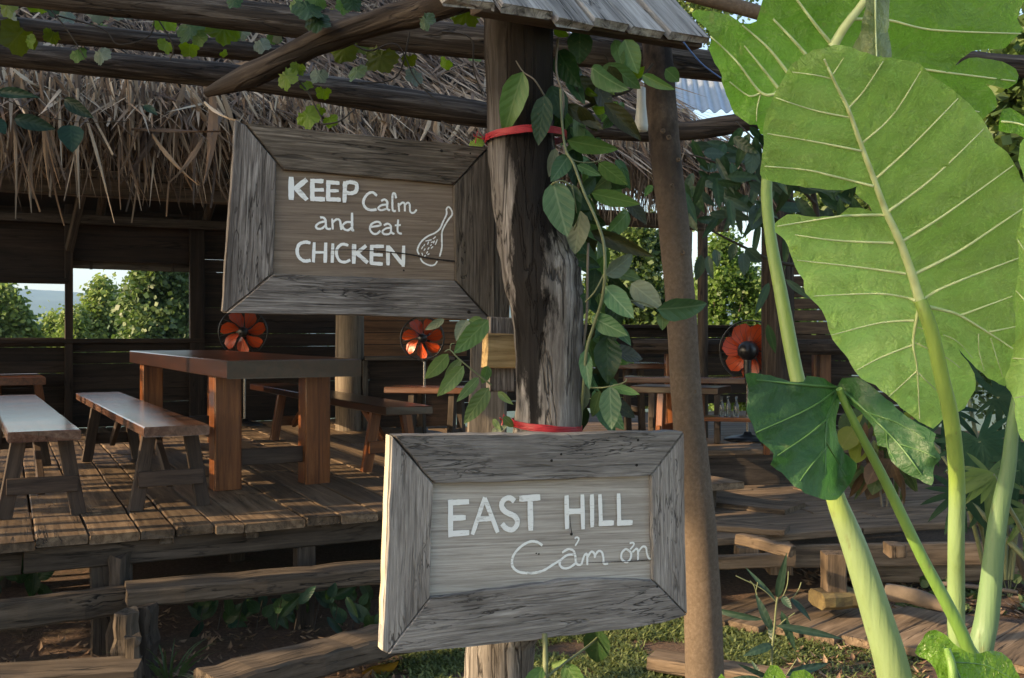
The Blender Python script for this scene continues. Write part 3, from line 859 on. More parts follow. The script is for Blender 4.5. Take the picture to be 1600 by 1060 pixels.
for v in [1.9, 3.8, 5.6]:
    board(deck, 'joist', B(-3.2, v, zt - 0.06), B(2.3, v, zt - 0.06), 0.07, 0.11, W_RIM, (0, 0, 1), 0.006, 3, 0.003)

# ------------------------------------------------------------------ steps up to the deck
st = thing('plank_steps', on_z(205, 1030, 0.0), 'flight of rough timber steps below the front of the deck', 'steps')
def step(xa, ya, xb, yb, z, wdt, th, mat=W_STEP, jit=0.006):
    p0, p1 = on_z(xa, ya, z), on_z(xb, yb, z)
    d = (p1 - p0).normalized()
    s = V((d.y, -d.x, 0))
    o = s * (wdt / 2) + V((0, 0, -th / 2))
    board(st, 'step', p0 + o, p1 + o, wdt, th, mat, (0, 0, 1), 0.012, 14, jit)
step(-220, 962, 212, 911, 0.37, 0.10, 0.125)
step(197, 907, 740, 861, 0.395, 0.22, 0.085, jit=0.009)
step(-260, 1050, 224, 1022, 0.19, 0.20, 0.10)
step(306, 1043, 640, 962, 0.20, 0.22, 0.10, jit=0.011)
def stump(x0, x1, y0, y1, Y, dep, name='step_block', mat=W_STEP):
    a, c = P((x0 + x1) / 2, y1, Y), P((x0 + x1) / 2, y0, Y)
    board(st, name, V((a.x, a.y, min(a.z, -0.05))), c, (x1 - x0) / F * Y, dep, mat, (0, 1, 0), 0.018, 7, 0.014)
stump(180, 214, 957, 1030, 4.58, 0.12)
stump(205, 240, 950, 1030, 4.72, 0.14, mat=W_RIM)
stump(172, 198, 868, 915, 5.02, 0.10, mat=W_RIM)
stump(200, 219, 993, 1028, 4.38, 0.05)

# ------------------------------------------------------------------ back wall with window openings
WV = 6.05
wall = thing('board_wall', B(-1.0, WV, 0), 'dark back wall of horizontal boards with open windows', 'wall')
u_l = -3.3
def uz(x, y): return ray_v(x, y, WV)
w1l, w1r = uz(-260, 500)[0], uz(103, 500)[0]
w2l, w2r = uz(111, 500)[0], uz(305, 500)[0]
w1t, w2t, wb = uz(60, 443)[1], uz(200, 410)[1], uz(200, 528)[1]
wend = uz(692, 500)[0]
wr = uz(1330, 500)[0]
lowt = uz(1000, 508)[1]
def hboards(u0, u1, z0, z1, mat=W_WALL, hh=0.132, v=WV, par=None, gap=0.0, seed=1, slit=0.005):
    r = random.Random(seed)
    z = z0
    while z < z1 - 0.03:
        h = min(hh * r.uniform(0.9, 1.1), z1 - z)
        g = gap if r.random() < 0.8 else slit
        board(par or wall, 'board', B(u0, v + r.uniform(-0.005, 0.005), z + h / 2), B(u1, v + r.uniform(-0.005, 0.005), z + h / 2 + r.uniform(-0.003, 0.003)), 0.022, max(0.03, h - g), mat, (0, 0, 1), 0.003, 3, 0.003)
        z += h
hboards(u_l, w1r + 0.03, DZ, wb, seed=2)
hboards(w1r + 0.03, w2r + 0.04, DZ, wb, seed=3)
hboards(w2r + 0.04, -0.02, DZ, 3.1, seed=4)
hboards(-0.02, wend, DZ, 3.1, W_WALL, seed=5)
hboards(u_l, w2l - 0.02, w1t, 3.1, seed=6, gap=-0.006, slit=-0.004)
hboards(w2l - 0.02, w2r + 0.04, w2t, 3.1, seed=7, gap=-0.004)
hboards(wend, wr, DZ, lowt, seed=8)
for (u, wd_) in [((w1r + w2l) / 2, 0.075), (w2r + 0.05, 0.07), (-0.02, 0.09), (u_l, 0.1), (wend, 0.1)]:
    board(wall, 'stud', B(u, WV - 0.05, DZ), B(u, WV - 0.05, 2.9), 0.07, wd_, W_WALL, UA, 0.004, 3, 0.004)
for zc, ua, uc in [(wb - 0.03, u_l, w2r + 0.08), (w1t + 0.03, u_l, w1r + 0.02), (lowt - 0.02, wend, wr)]:
    board(wall, 'sill', B(ua, WV - 0.045, zc), B(uc, WV - 0.045, zc), 0.10, 0.045, W_WALL, (0, 0, 1), 0.004, 4, 0.003)
# propped shutter seen under the head of the right window
board(wall, 'shutter', B((w2l + w2r) / 2 - 0.75, WV + 0.10, w2t - 0.005), B((w2l + w2r) / 2 + 0.85, WV + 0.10, w2t - 0.02), 0.02, 0.13, W_POSTG, (0, 0, 1), 0.003, 4, 0.003)
for uu in (0.16, 0.82):
    uq = w2l + (w2r - w2l) * uu
    board(wall, 'shutter_strap', B(uq, WV + 0.085, w2t + 0.06), B(uq, WV + 0.085, w2t - 0.08), 0.012, 0.03, W_RIM, UA, 0.002, 1, 0.001)
board(wall, 'jamb', B(w2r + 0.01, WV + 0.03, wb), B(w2r + 0.015, WV + 0.03, w2t), 0.09, 0.035, W_POSTG, UA, 0.003, 4, 0.004)

# unseen slat wall added at the far left to break the sun into bands
endw = thing('added_slat_wall', B(-3.25, 2.5, 0), 'unseen slatted wall added at the left end of the hut to band the sun', 'wall')
r = random.Random(8)
v = -0.05
while v < 6.0:
    wv = r.choice([0.05, 0.08, 0.10, 0.16])
    board(endw, 'slat', B(-3.25, v + wv / 2, DZ), B(-3.25 + r.uniform(-0.01, 0.01), v + wv / 2, 2.3), 0.02, wv, W_WALL, VA, 0.003, 2, 0.003)
    v += wv + r.choice([0.15, 0.3, 0.45])
board(endw, 'top_rail', B(-3.253, -0.1, 2.32), B(-3.253, 6.0, 2.32), 0.06, 0.08, W_WALL, (0, 0, 1), 0.004, 3, 0.003)
board(endw, 'bottom_rail', B(-3.255, -0.1, DZ + 0.05), B(-3.255, 6.0, DZ + 0.05), 0.05, 0.08, W_WALL, (0, 0, 1), 0.004, 3, 0.003)

for k in range(4):
    board(endw, 'added_skirt', B(-3.27, 0.0, 0.07 + k * 0.14), B(-3.27, 6.0, 0.07 + k * 0.14), 0.02, 0.138, W_WALL, (0, 0, 1), 0.003, 3, 0.003)  # unseen boards added to keep sun out from under the deck
    board(wall, 'added_skirt', B(-3.2, WV, 0.0 + k * 0.14), B(2.3, WV, 0.0 + k * 0.14), 0.02, 0.138, W_WALL, (0, 0, 1), 0.003, 3, 0.003)  # back row of the added boards that darken the space below
# right hand wall of the back hut
rw = thing('board_wall', P(1290, 600, 10.0), 'grey brown slatted side wall behind the elephant ear plant', 'wall')
r = random.Random(4)
a0, a1 = P(1238, 520, 9.6), P(1420, 520, 9.0)
z = 0.4
while z < 2.4:
    h = r.uniform(0.10, 0.14)
    board(rw, 'board', V((a0.x, a0.y, z + h / 2)), V((a1.x, a1.y, z + h / 2)), 0.02, h - 0.012, W_RIM, (0, 0, 1), 0.003, 3, 0.003)
    z += h

# ------------------------------------------------------------------ counter with sun-toned boards behind fan
ctr = thing('counter', P(600, 650, 10.4), 'dark counter with pale edge and splash boards in a sunlit tone near the round log column', 'counter')
c0, c1 = P(568, 560, 10.3), P(640, 560, 10.3)
board(ctr, 'top', V((c0.x, c0.y, c0.z)), V((c1.x + 0.4, c1.y + 0.2, c0.z)), 0.5, 0.03, W_POSTG, (0, 0, 1), 0.004, 2, 0.002)
board(ctr, 'front_panel', V((c0.x + 0.04, c0.y - 0.17, DZ)), V((c0.x + 0.04, c0.y - 0.17, c0.z - 0.02)), 0.03, 0.05, W_POSTG, UA, 0.003, 2, 0.002)
board(ctr, 'side_panel', V((c0.x + 0.08, c0.y - 0.1, (DZ + c0.z) / 2)), V((c1.x + 0.4, c1.y + 0.1, (DZ + c0.z) / 2)), 0.03, c0.z - DZ - 0.05, W_WALL, (0, 0, 1), 0.003, 2, 0.002)
for k in range(4):
    zc = c0.z + 0.07 + k * 0.125
    board(ctr, 'splash_board', V((c0.x - 0.15, c0.y + 0.32, zc)), V((c1.x + 0.55, c1.y + 0.55, zc)), 0.02, 0.118, W_WALL_SUN, (0, 0, 1), 0.003, 2, 0.003)

# ------------------------------------------------------------------ posts of the hut
def hutpost(name, label, pts, radii, mat, k=14, bump=0.06):
    t = thing(name, (pts[0].x, pts[0].y, pts[0].z), label, 'post')
    log(t, 'shaft', pts, radii, mat, k, bump)
    return t
def col(x0, x1, yb, Y, ztop, zbase=None):
    b0 = P((x0 + x1) / 2, yb, Y)
    if zbase is not None: b0.z = zbase
    return [b0, V((b0.x, b0.y, (b0.z + ztop) / 2)), V((b0.x, b0.y, ztop))], (x1 - x0) / 2 / F * Y
W_COL = wood('round_column', (0.05, 0.038, 0.028), (0.16, 0.125, 0.092), (0.27, 0.22, 0.165), 18, 0.9, 0.8, 0.5, 0.9, 0.35, None, 0.1)
pts, rr = col(525, 568, 660, 10.2, 3.4, DZ)
hutpost('log_column', 'thick round log column behind the dining table', pts, [rr * 1.05, rr, rr * 0.95], W_COL)
q = P(757, 600, 5.75)
sq = thing('eave_post', (q.x, q.y, 0.3), 'square grey timber post behind the leafy sprig and batten', 'post')
board(sq, 'shaft', V((q.x, q.y, 0.2)), V((q.x + 0.05, q.y, 2.62)), 0.215, 0.2, W_POSTG, (0, -1, 0), 0.012, 6, 0.006)
pts, rr = col(1090, 1106, 690, 8.6, 3.0, DZ)
hutpost('eave_post', 'slender dark post right behind the leaning trunk', pts, rr, W_RIM)
pts, rr = col(1190, 1240, 690, 8.0, 3.0, 0.6)
hutpost('eave_post', 'dark brown round post behind the pale green petiole', pts, [rr, rr * 1.0, rr * 0.9], W_CURVE)
pts, rr = col(60, 84, 700, 9.6, 3.6, DZ)

# ------------------------------------------------------------------ thatched roof
THATCH = None
def thatch_mat():
    m, t, b = nmat('dry_palm_thatch')
    ge = N(t, 'ShaderNodeNewGeometry')
    oi = N(t, 'ShaderNodeObjectInfo')
    rn_ = math_(t, 'FRACT', math_(t, 'ADD', ge.outputs['Random Per Island'], oi.outputs['Random']))
    col = ramp(t, rn_, [(0.0, (0.03, 0.015, 0.007)), (0.4, (0.14, 0.079, 0.040)), (0.75, (0.31, 0.20, 0.112)), (1.0, (0.58, 0.46, 0.33))])
    n1 = nz(t, coords(t, (2, 2, 2)), 6, 4)
    col = mix(t, math_(t, 'MULTIPLY', n1, 0.5), col, (0.09, 0.06, 0.04))
    t.links.new(col, b.inputs['Base Color'])
    b.inputs['Roughness'].default_value = 0.75
    return m
THATCH = thatch_mat()
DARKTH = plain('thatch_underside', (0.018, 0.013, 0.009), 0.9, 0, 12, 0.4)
rf = thing('thatched_roof', B(-1, 3, 2.6), 'thatched palm leaf roof over the dining deck', 'roof')
EV, EZ, RV, RZ = -0.25, 2.62, 2.9, 4.55
UL, UR = -3.45, 2.35
mb = MB()
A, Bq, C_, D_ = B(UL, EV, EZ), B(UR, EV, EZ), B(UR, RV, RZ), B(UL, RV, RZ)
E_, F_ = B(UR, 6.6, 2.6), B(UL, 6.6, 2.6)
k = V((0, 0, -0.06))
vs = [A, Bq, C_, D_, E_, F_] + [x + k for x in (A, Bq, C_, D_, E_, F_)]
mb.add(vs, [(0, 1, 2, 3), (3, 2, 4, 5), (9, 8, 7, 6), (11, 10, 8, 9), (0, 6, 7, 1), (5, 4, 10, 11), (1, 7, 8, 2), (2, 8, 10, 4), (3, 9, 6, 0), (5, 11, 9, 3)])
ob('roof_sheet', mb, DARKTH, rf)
slope = (B(0, RV, RZ) - B(0, EV, EZ)).normalized()
snorm = UA.cross(slope)
if snorm.z < 0: snorm = -snorm
def blade(mb, p, d, side, L, wd, curl, nseg=3):
    vs = []
    for i in range(nseg + 1):
        t = i / nseg
        c = p + d * (L * t) + V((0, 0, -curl * t * t))
        h = wd * (0.55 + 0.9 * t if t < 0.4 else 0.91 * (1 - t) / 0.6 + 0.04) * 0.5
        vs += [c - side * h, c + side * h]
    mb.add(vs, [(2 * i, 2 * i + 1, 2 * i + 3, 2 * i + 2) for i in range(nseg)])
r = random.Random(21)
mb = MB()
# courses of palm leaf up the slope
SL = (B(0, RV, RZ) - B(0, EV, EZ)).length
for cidx in range(16):
    s0 = 0.12 + cidx * 0.235
    u = UL
    while u < UR:
        u += r.uniform(0.004, 0.014)
        ang = r.gauss(0, 0.32)
        d = (-slope * math.cos(ang) + UA * math.sin(ang) + snorm * r.uniform(0.0, 0.13)).normalized()
        p = B(u, EV, EZ) + slope * (s0 + r.uniform(-0.1, 0.14)) + snorm * r.uniform(0.01, 0.06)
        side = (d.cross(snorm) + snorm * r.uniform(-0.5, 0.5)).normalized()
        blade(mb, p, d, side, r.uniform(0.3, 0.62), r.uniform(0.006, 0.026), r.uniform(0, 0.03))
ob('thatch_courses', mb, THATCH, rf, kind='stuff')
# hanging fringe: back layer joined, the largest front blades one by one
def fringe_len(u):
    x = None
    return 1.0
gap_u = [uv_of(ray_plane(x, 200, B(0, EV, 0), VA))[0] for x in (342, 366)]
ug = [uv_of(ray_plane(x, 250, B(0, EV, 0), VA))[0] for x in (-40, 345, 365, 770, 900, 1145)]
def fringe(u, r, big):
    v0 = EV + r.uniform(-0.08, 0.10)
    ang = r.gauss(0, 0.33) + (0.08 if u < ug[1] else -0.05)
    p = B(u, v0, EZ + r.uniform(-0.04, 0.14))
    d = V((0, 0, -1)) * math.cos(ang) + UA * math.sin(ang) - VA * r.uniform(-0.1, 0.30)
    d.normalize()
    if u < ug[1]:
        L = r.choice([r.uniform(0.12, 0.32), r.uniform(0.12, 0.32), r.uniform(0.12, 0.36), r.uniform(0.3, 0.5), r.uniform(0.36, 0.56) if big else r.uniform(0.2, 0.4)])
    elif u < ug[3]: L = r.uniform(0.2, 0.42)
    else: L = r.uniform(0.22, 0.46)
    side = (UA * math.cos(r.uniform(-1, 1)) + VA * math.sin(r.uniform(-1, 1)))
    side = (side - d * side.dot(d)).normalized()
    return p, d, side, L
mb = MB()
for k in range(4600):
    u = r.uniform(UL, UR)
    if ug[1] - 0.02 < u < ug[2] + 0.01: continue
    p, d, s, L = fringe(u, r, False)
    blade(mb, p, d, s, L, r.uniform(0.005, 0.018), r.uniform(0, 0.04))
for k in range(2600):
    u = r.uniform(UL, UR)
    if ug[1] - 0.02 < u < ug[2] + 0.01: continue
    p, d, s, L = fringe(u, r, False)
    blade(mb, p + VA * 0.08, d, s, L * 0.8, r.uniform(0.003, 0.009), r.uniform(0, 0.06))
ob('thatch_fringe', mb, THATCH, rf, kind='stuff')
var = []
for k in range(10):
    m1 = MB()
    rk = random.Random(k)
    bend = rk.uniform(-0.12, 0.12)
    vs = []
    ns = 5
    for i in range(ns + 1):
        t = i / ns
        h = 0.5 * (0.55 + 0.9 * t if t < 0.4 else 0.91 * (1 - t) / 0.6 + 0.03)
        vs += [(t, -h * 0.03 + bend * t * t, 0.004 * math.sin(t * 5)), (t, bend * t * t, 0.006), (t, h * 0.03 + bend * t * t, 0.004 * math.sin(t * 5))]
    m1.add(vs, [f for i in range(ns) for f in ((3 * i, 3 * i + 1, 3 * i + 4, 3 * i + 3), (3 * i + 1, 3 * i + 2, 3 * i + 5, 3 * i + 4))])
    me = m1.mesh('palm_blade')
    me.materials.append(THATCH)
    var.append(me)
for k in range(270):
    u = r.uniform(ug[0], ug[1]) if r.random() < 0.55 else (r.uniform(ug[2], ug[3]) if r.random() < 0.55 else r.uniform(ug[4] - 0.1, ug[5]))
    p, d, s, L = fringe(u, r, True)
    p = p - VA * 0.06
    M = frame(p, d, d.cross(s)) @ Matrix.Diagonal((L * 1.08, r.uniform(0.3, 1.1), 1, 1))
    ob('palm_blade', var[k % 10], None, rf, M)
# long loose leaves sticking out of the fringe
for (xa, ya, xb, yb, wd_) in [(395, 98, 216, 172, 2.2), (205, 202, 350, 212, 0.7), (332, 152, 345, 285, 1.8), (320, 160, 352, 202, 0.6), (318, 215, 285, 290, 1.0), (238, 210, 292, 300, 0.7), (170, 185, 177, 190, 0.8), (60, 205, 20, 330, 1.0), (105, 255, 112, 310, 0.8)]:
    p0, p1 = P(xa, ya, 4.6), P(xb, yb, 4.45)
    d = p1 - p0
    ob('palm_blade', var[(xa + xb) % 10], None, rf, frame(p0, d, V((0, -1, 0.3))) @ Matrix.Diagonal((d.length, wd_, 1, 1)))
# rafters and purlins under the thatch
for i, u in enumerate([-3.05, -2.0, -0.95, 0.1, 1.2, 2.2]):
    log(rf, 'rafter', [B(u, EV + 0.05, EZ - 0.10), B(u, (EV + RV) / 2, (EZ + RZ) / 2 - 0.1), B(u, RV, RZ - 0.1)], 0.045, W_RIM, 8, 0.05, 2)
    log(rf, 'rafter', [B(u, RV, RZ - 0.1), B(u, 4.5, 3.6 - 0.1), B(u, 6.5, 2.62 - 0.1)], 0.045, W_RIM, 8, 0.05, 2)
for (v, z) in [(0.02, 2.52), (0.06, 2.28), (5.9, 2.72), (3.0, 2.75)]:
    board(rf, 'purlin', B(UL, v, z), B(UR, v, z), 0.07, 0.09, W_RIM if z > 2.4 else W_STEP, (0, 0, 1), 0.005, 5, 0.004)
for u in (uz(107, 400)[0], uz(107, 400)[0] + 2.6):
    board(rf, 'strut', B(u, 5.95, 2.42), B(u + 0.12, 5.35, 3.1), 0.07, 0.08, W_RIM, (0, 0, 1), 0.005, 2, 0.003)

# corrugated metal roof further right
mr_ = thing('corrugated_roof', P(1200, 140, 9.5), 'blue grey corrugated metal roof glimpsed beyond the thatch', 'roof')
mb = MB()
p00, p10, p01 = P(1030, 172, 8.6), P(1480, 178, 9.4), P(1030, 108, 10.6)
ux, uy = (p10 - p00), (p01 - p00)
un = ux.cross(uy).normalized()
nn = 200
vs, fs = [], []
for i in range(nn + 1):
    o = un * 0.018 * math.cos(i * math.pi / 4)
    a = p00 + ux * (i / nn) + o
    sh = V((0.45 * (1), 0, 0)) * 0
    vs += [a, a + uy, a - un * 0.003 - V((0, 0, .002)), a + uy - un * 0.003 - V((0, 0, .002))]
for i in range(nn):
    fs += [(4 * i, 4 * i + 4, 4 * i + 5, 4 * i + 1), (4 * i + 2, 4 * i + 3, 4 * i + 7, 4 * i + 6)]
mb.add(vs, fs, True)
ob('metal_sheet', mb, plain('galvanised_sheet', (0.42, 0.46, 0.50), 0.4, 0.7, 5, 0.2, 0.1), mr_)

# ------------------------------------------------------------------ tables, benches
FA = rad(28.5)
FU, FV = V((math.cos(FA), math.sin(FA), 0)), V((-math.sin(FA), math.cos(FA), 0))
def make_table(name, nl, Lg, Wd, h, z0, label, T=0.085, leg=0.165, inset=0.56, fu=FU, fv=FV, group=None, legmat=None, topmat=None, backover=0.4, nb=3):
    base = nl + fu * (Wd / 2) + fv * (Lg / 2)
    t = thing(name, (base.x, base.y, z0), label, 'table', group)
    zt = z0 + h
    for i in range(nb):
        a, c = Wd * i / nb + 0.0015, Wd * (i + 1) / nb - 0.0015
        p = nl + fu * ((a + c) / 2)
        p0 = V((p.x, p.y, zt - T / 2)) + fv * random.Random(i).uniform(-0.004, 0.004)
        board(t, 'tabletop', p0, p0 + fv * Lg, c - a, T, topmat or W_TOP, (0, 0, 1), 0.006, 6, 0.0015)
    for s in (inset, Lg - backover):
        for e in (0.12, Wd - 0.12):
            q = nl + fu * e + fv * s
            board(t, 'leg', V((q.x, q.y, z0)), V((q.x, q.y, zt - T)), leg, leg, legmat or W_LEG, fu, 0.008, 3, 0.002)
        a, c = nl + fu * (0.12 + leg / 2) + fv * s, nl + fu * (Wd - 0.12 - leg / 2) + fv * s
        board(t, 'stretcher', V((a.x, a.y, z0 + 0.19)), V((c.x, c.y, z0 + 0.19)), 0.05, 0.10, W_BLEG, (0, 0, 1), 0.004, 2, 0.002)
    a, c = nl + fu * (Wd / 2) + fv * inset, nl + fu * (Wd / 2) + fv * (Lg - backover)
    board(t, 'long_stretcher', V((a.x, a.y, z0 + 0.19)), V((c.x, c.y, z0 + 0.19)), 0.05, 0.08, W_BLEG, (0, 0, 1), 0.004, 2, 0.002)
    return t
nl = on_z(354, 564, DZ + 0.81)
make_table('dining_table', nl, 3.7, 0.81, 0.81, DZ, 'long varnished red brown dining table with thick square legs', T=0.105, nb=1)
# its near end board, grey and worn
def make_bench(label, nl, Lg, Wd=0.34, h=0.47, z0=DZ, fu=FU, fv=FV, group='wooden benches round the dining tables', top=None, legm=None, inset=0.22, backover=0.9, T=0.055):
    base = nl + fu * (Wd / 2) + fv * (Lg / 2)
    t = thing('bench', (base.x, base.y, z0), label, 'bench', group)
    zt = z0 + h
    legm = legm or W_BLEG
    p = nl + fu * (Wd / 2)
    p0 = V((p.x, p.y, zt - T / 2))
    board(t, 'seat', p0, p0 + fv * Lg, Wd, T, top or W_BENCH, (0, 0, 1), 0.006, 8, 0.002)
    for s, sg in ((inset, -1), (Lg - backover, 1)):
        for e, sd in ((0.06, -1), (Wd - 0.06, 1)):
            hi = nl + fu * e + fv * s
            lo = nl + fu * (e + sd * 0.07) + fv * s
            board(t, 'leg', V((lo.x, lo.y, z0)), V((hi.x, hi.y, zt - T)), 0.075, 0.05, legm, fv, 0.004, 2, 0.0015)
        lo, hi = nl + fu * (-0.0) + fv * (s + sg * 0.035), nl + fu * Wd + fv * (s + sg * 0.035)
        board(t, 'cross_board', V((lo.x, lo.y, z0 + 0.17)), V((hi.x, hi.y, z0 + 0.17)), 0.025, 0.085, legm, (0, 0, 1), 0.003, 2, 0.0015)
        a = nl + fu * (Wd / 2) + fv * s
        c = nl + fu * (Wd / 2) + fv * (s - sg * 0.55)
        board(t, 'brace', V((a.x, a.y, z0 + 0.14)), V((c.x, c.y, zt - T)), 0.06, 0.035, legm, fu, 0.003, 2, 0.0015)
    return t
make_bench('bench with grey worn seat between the table and the leftmost bench', on_z(225, 668, DZ + 0.47), 3.5)
make_bench('leftmost bench with pale worn seat, cut by the photo edge', on_z(12, 676, DZ + 0.47), 3.4)
make_bench('reddish varnished bench on the far side of the dining table', on_z(603, 637, DZ + 0.47), 3.6, top=W_TOP, legm=W_LEG, inset=0.35)
fb = on_z(-70, 601, DZ + 0.5)
make_bench('short orange brown bench at the back by the window wall', fb, 1.3, 0.75, 0.55, legm=W_LEG, top=W_RED, inset=0.15, backover=0.2, T=0.07)

# right hand end: rear deck, table and benches
DZ2 = 0.70
rd = thing('rear_deck', P(1150, 720, 7.4), 'rear deck of dark planks behind the trunk post', 'deck')
RO = on_z(1150, 703, DZ2)
RO.z = 0
RA = rad(10)
RU, RVv = V((math.cos(RA), math.sin(RA), 0)), V((-math.sin(RA), math.cos(RA), 0))
r = random.Random(9)
vv = 0.0
while vv < 3.6:
    wv = r.uniform(0.18, 0.26)
    a, c = RO + RVv * (vv + wv / 2) - RU * 0.85, RO + RVv * (vv + wv / 2) + RU * 2.6
    board(rd, 'plank', V((a.x, a.y, DZ2 - 0.022)), V((c.x, c.y, DZ2 - 0.022)), wv - 0.008, 0.04, W_DECK, (0, 0, 1), 0.005, 4, 0.003)
    vv += wv
a, c = RO - RU * 0.85 + RVv * 0.03, RO + RU * 2.6 + RVv * 0.03
board(rd, 'riser_board', V((a.x, a.y, 0.53)), V((c.x, c.y, 0.53)), 0.03, 0.26, W_RIM, (0, 0, 1), 0.004, 5, 0.004)
board(rd, 'riser_board', V((a.x, a.y, 0.26)), V((c.x, c.y, 0.26)), 0.03, 0.25, W_RIM, (0, 0, 1), 0.004, 5, 0.004)

nl2 = P(985, 556, 8.9)
t2 = thing('dining_table', (nl2.x + 1.3, nl2.y + 0.4, DZ2), 'brown slab table on orange legs behind the trunk post', 'table')
zt2 = P(1000, 531, 8.9).z
a, c = P(992, 542, 8.9), P(1330, 548, 8.5)
for k in range(3):
    off = V((0.08, 0.26, 0)) * k
    board(t2, 'tabletop', V((a.x, a.y, zt2 - 0.06)) + off, V((c.x, c.y, zt2 - 0.06)) + off, 0.26, 0.12, W_CURVE, (0, 0, 1), 0.03, 10, 0.008)
for (x, dy) in [(1050, 0.15), (1060, 0.55), (1290, 0.15), (1300, 0.5)]:
    q = P(x, 600, 8.9)
    board(t2, 'leg', V((q.x, q.y + dy - 0.1, DZ2)), V((q.x, q.y + dy - 0.1, zt2 - 0.12)), 0.10, 0.10, W_LEG, (0, -1, 0), 0.006, 2, 0.002)
def cross_bench(label, xa, ya, xb, yb, Ya, Yb, dep, top, legm, T=0.05, z0=DZ2):
    a, c = P(xa, ya, Ya), P(xb, yb, Yb)
    z = (a.z + c.z) / 2
    d = (c - a); d.z = 0
    d.normalize()
    n_ = V((-d.y, d.x, 0))
    t = thing('bench', (a.x, a.y, z0), label, 'bench', 'wooden benches round the dining tables')
    m0, m1 = V((a.x, a.y, z - T / 2)) + n_ * dep / 2, V((c.x, c.y, z - T / 2)) + n_ * dep / 2
    board(t, 'seat', m0, m1, dep, T, top, (0, 0, 1), 0.006, 5, 0.003)
    Lg = (m1 - m0).length
    for s in (0.22, Lg - 0.22):
        for e, sd in ((0.07, -1), (dep - 0.07, 1)):
            hi = V((a.x, a.y, 0)) + d * s + n_ * e
            lo = hi + n_ * sd * 0.06
            board(t, 'leg', V((lo.x, lo.y, z0)), V((hi.x, hi.y, z - T)), 0.075, 0.05, legm, d, 0.004, 2, 0.002)
        lo, hi = V((a.x, a.y, z0 + 0.16)) + d * s - n_ * 0.02, V((a.x, a.y, z0 + 0.16)) + d * s + n_ * (dep + 0.02)
        board(t, 'cross_board', lo, hi, 0.03, 0.08, legm, (0, 0, 1), 0.003, 1, 0.001)
    return t
cross_bench('reddish bench just left behind the trunk post', 985, 598, 1122, 612, 7.6, 7.3, 0.36, W_TOP, W_LEG)
cross_bench('dark narrow bench under the brown slab table', 975, 583, 1165, 597, 8.3, 8.1, 0.26, W_BENCH, W_RIM)
cross_bench('grey worn bench deep behind the vine leaves', 945, 566, 1040, 571, 9.2, 9.3, 0.5, W_BENCH, W_RIM)
cross_bench('dark bench low behind the leafy sprig', 600, 600, 745, 612, 8.2, 8.0, 0.32, W_BENCH, W_RIM, z0=DZ)

# bottles standing on a low shelf
sh = thing('shelf', P(1150, 640, 7.7), 'low orange shelf holding glass bottles beside the fan', 'shelf')
a, c = P(1085, 653, 7.5), P(1200, 656, 7.4)
board(sh, 'shelf_board', a, c, 0.2, 0.03, W_LEG, (0, 0, 1), 0.003, 2, 0.002)
for e in (0.02, 0.98):
    q = a.lerp(c, e)
    board(sh, 'leg', V((q.x, q.y, DZ2)), V((q.x, q.y, q.z + 0.25)), 0.04, 0.04, W_LEG, (0, -1, 0), 0.003, 1, 0.001)
GLASS = plain('clear_glass', (0.35, 0.40, 0.40), 0.05, 0, 5, 0.02, 0, trans=0.9)
bmb = MB()
bmb.lathe(Matrix.Identity(4), [(0.001, 0), (0.032, 0.0), (0.034, 0.01), (0.034, 0.12), (0.028, 0.15), (0.013, 0.18), (0.012, 0.23), (0.015, 0.232), (0.015, 0.245), (0.001, 0.246)], 14)
bme = bmb.mesh('bottle')
bme.materials.append(GLASS)
for k, x in enumerate([1128, 1139, 1151]):
    q = a.lerp(c, (x - 1085) / 115)
    ob('bottle', bme, None, None, Matrix.Translation(q + V((0, 0.0 + 0.02 * (k % 2), 0.0155))) @ Matrix.Scale(0.6, 4), label=['clear glass bottle at the left end of the low shelf', 'clear glass bottle in the middle of the low shelf', 'clear glass bottle at the fan end of the low shelf'][k], cat='bottle', group='glass bottles on the shelf')

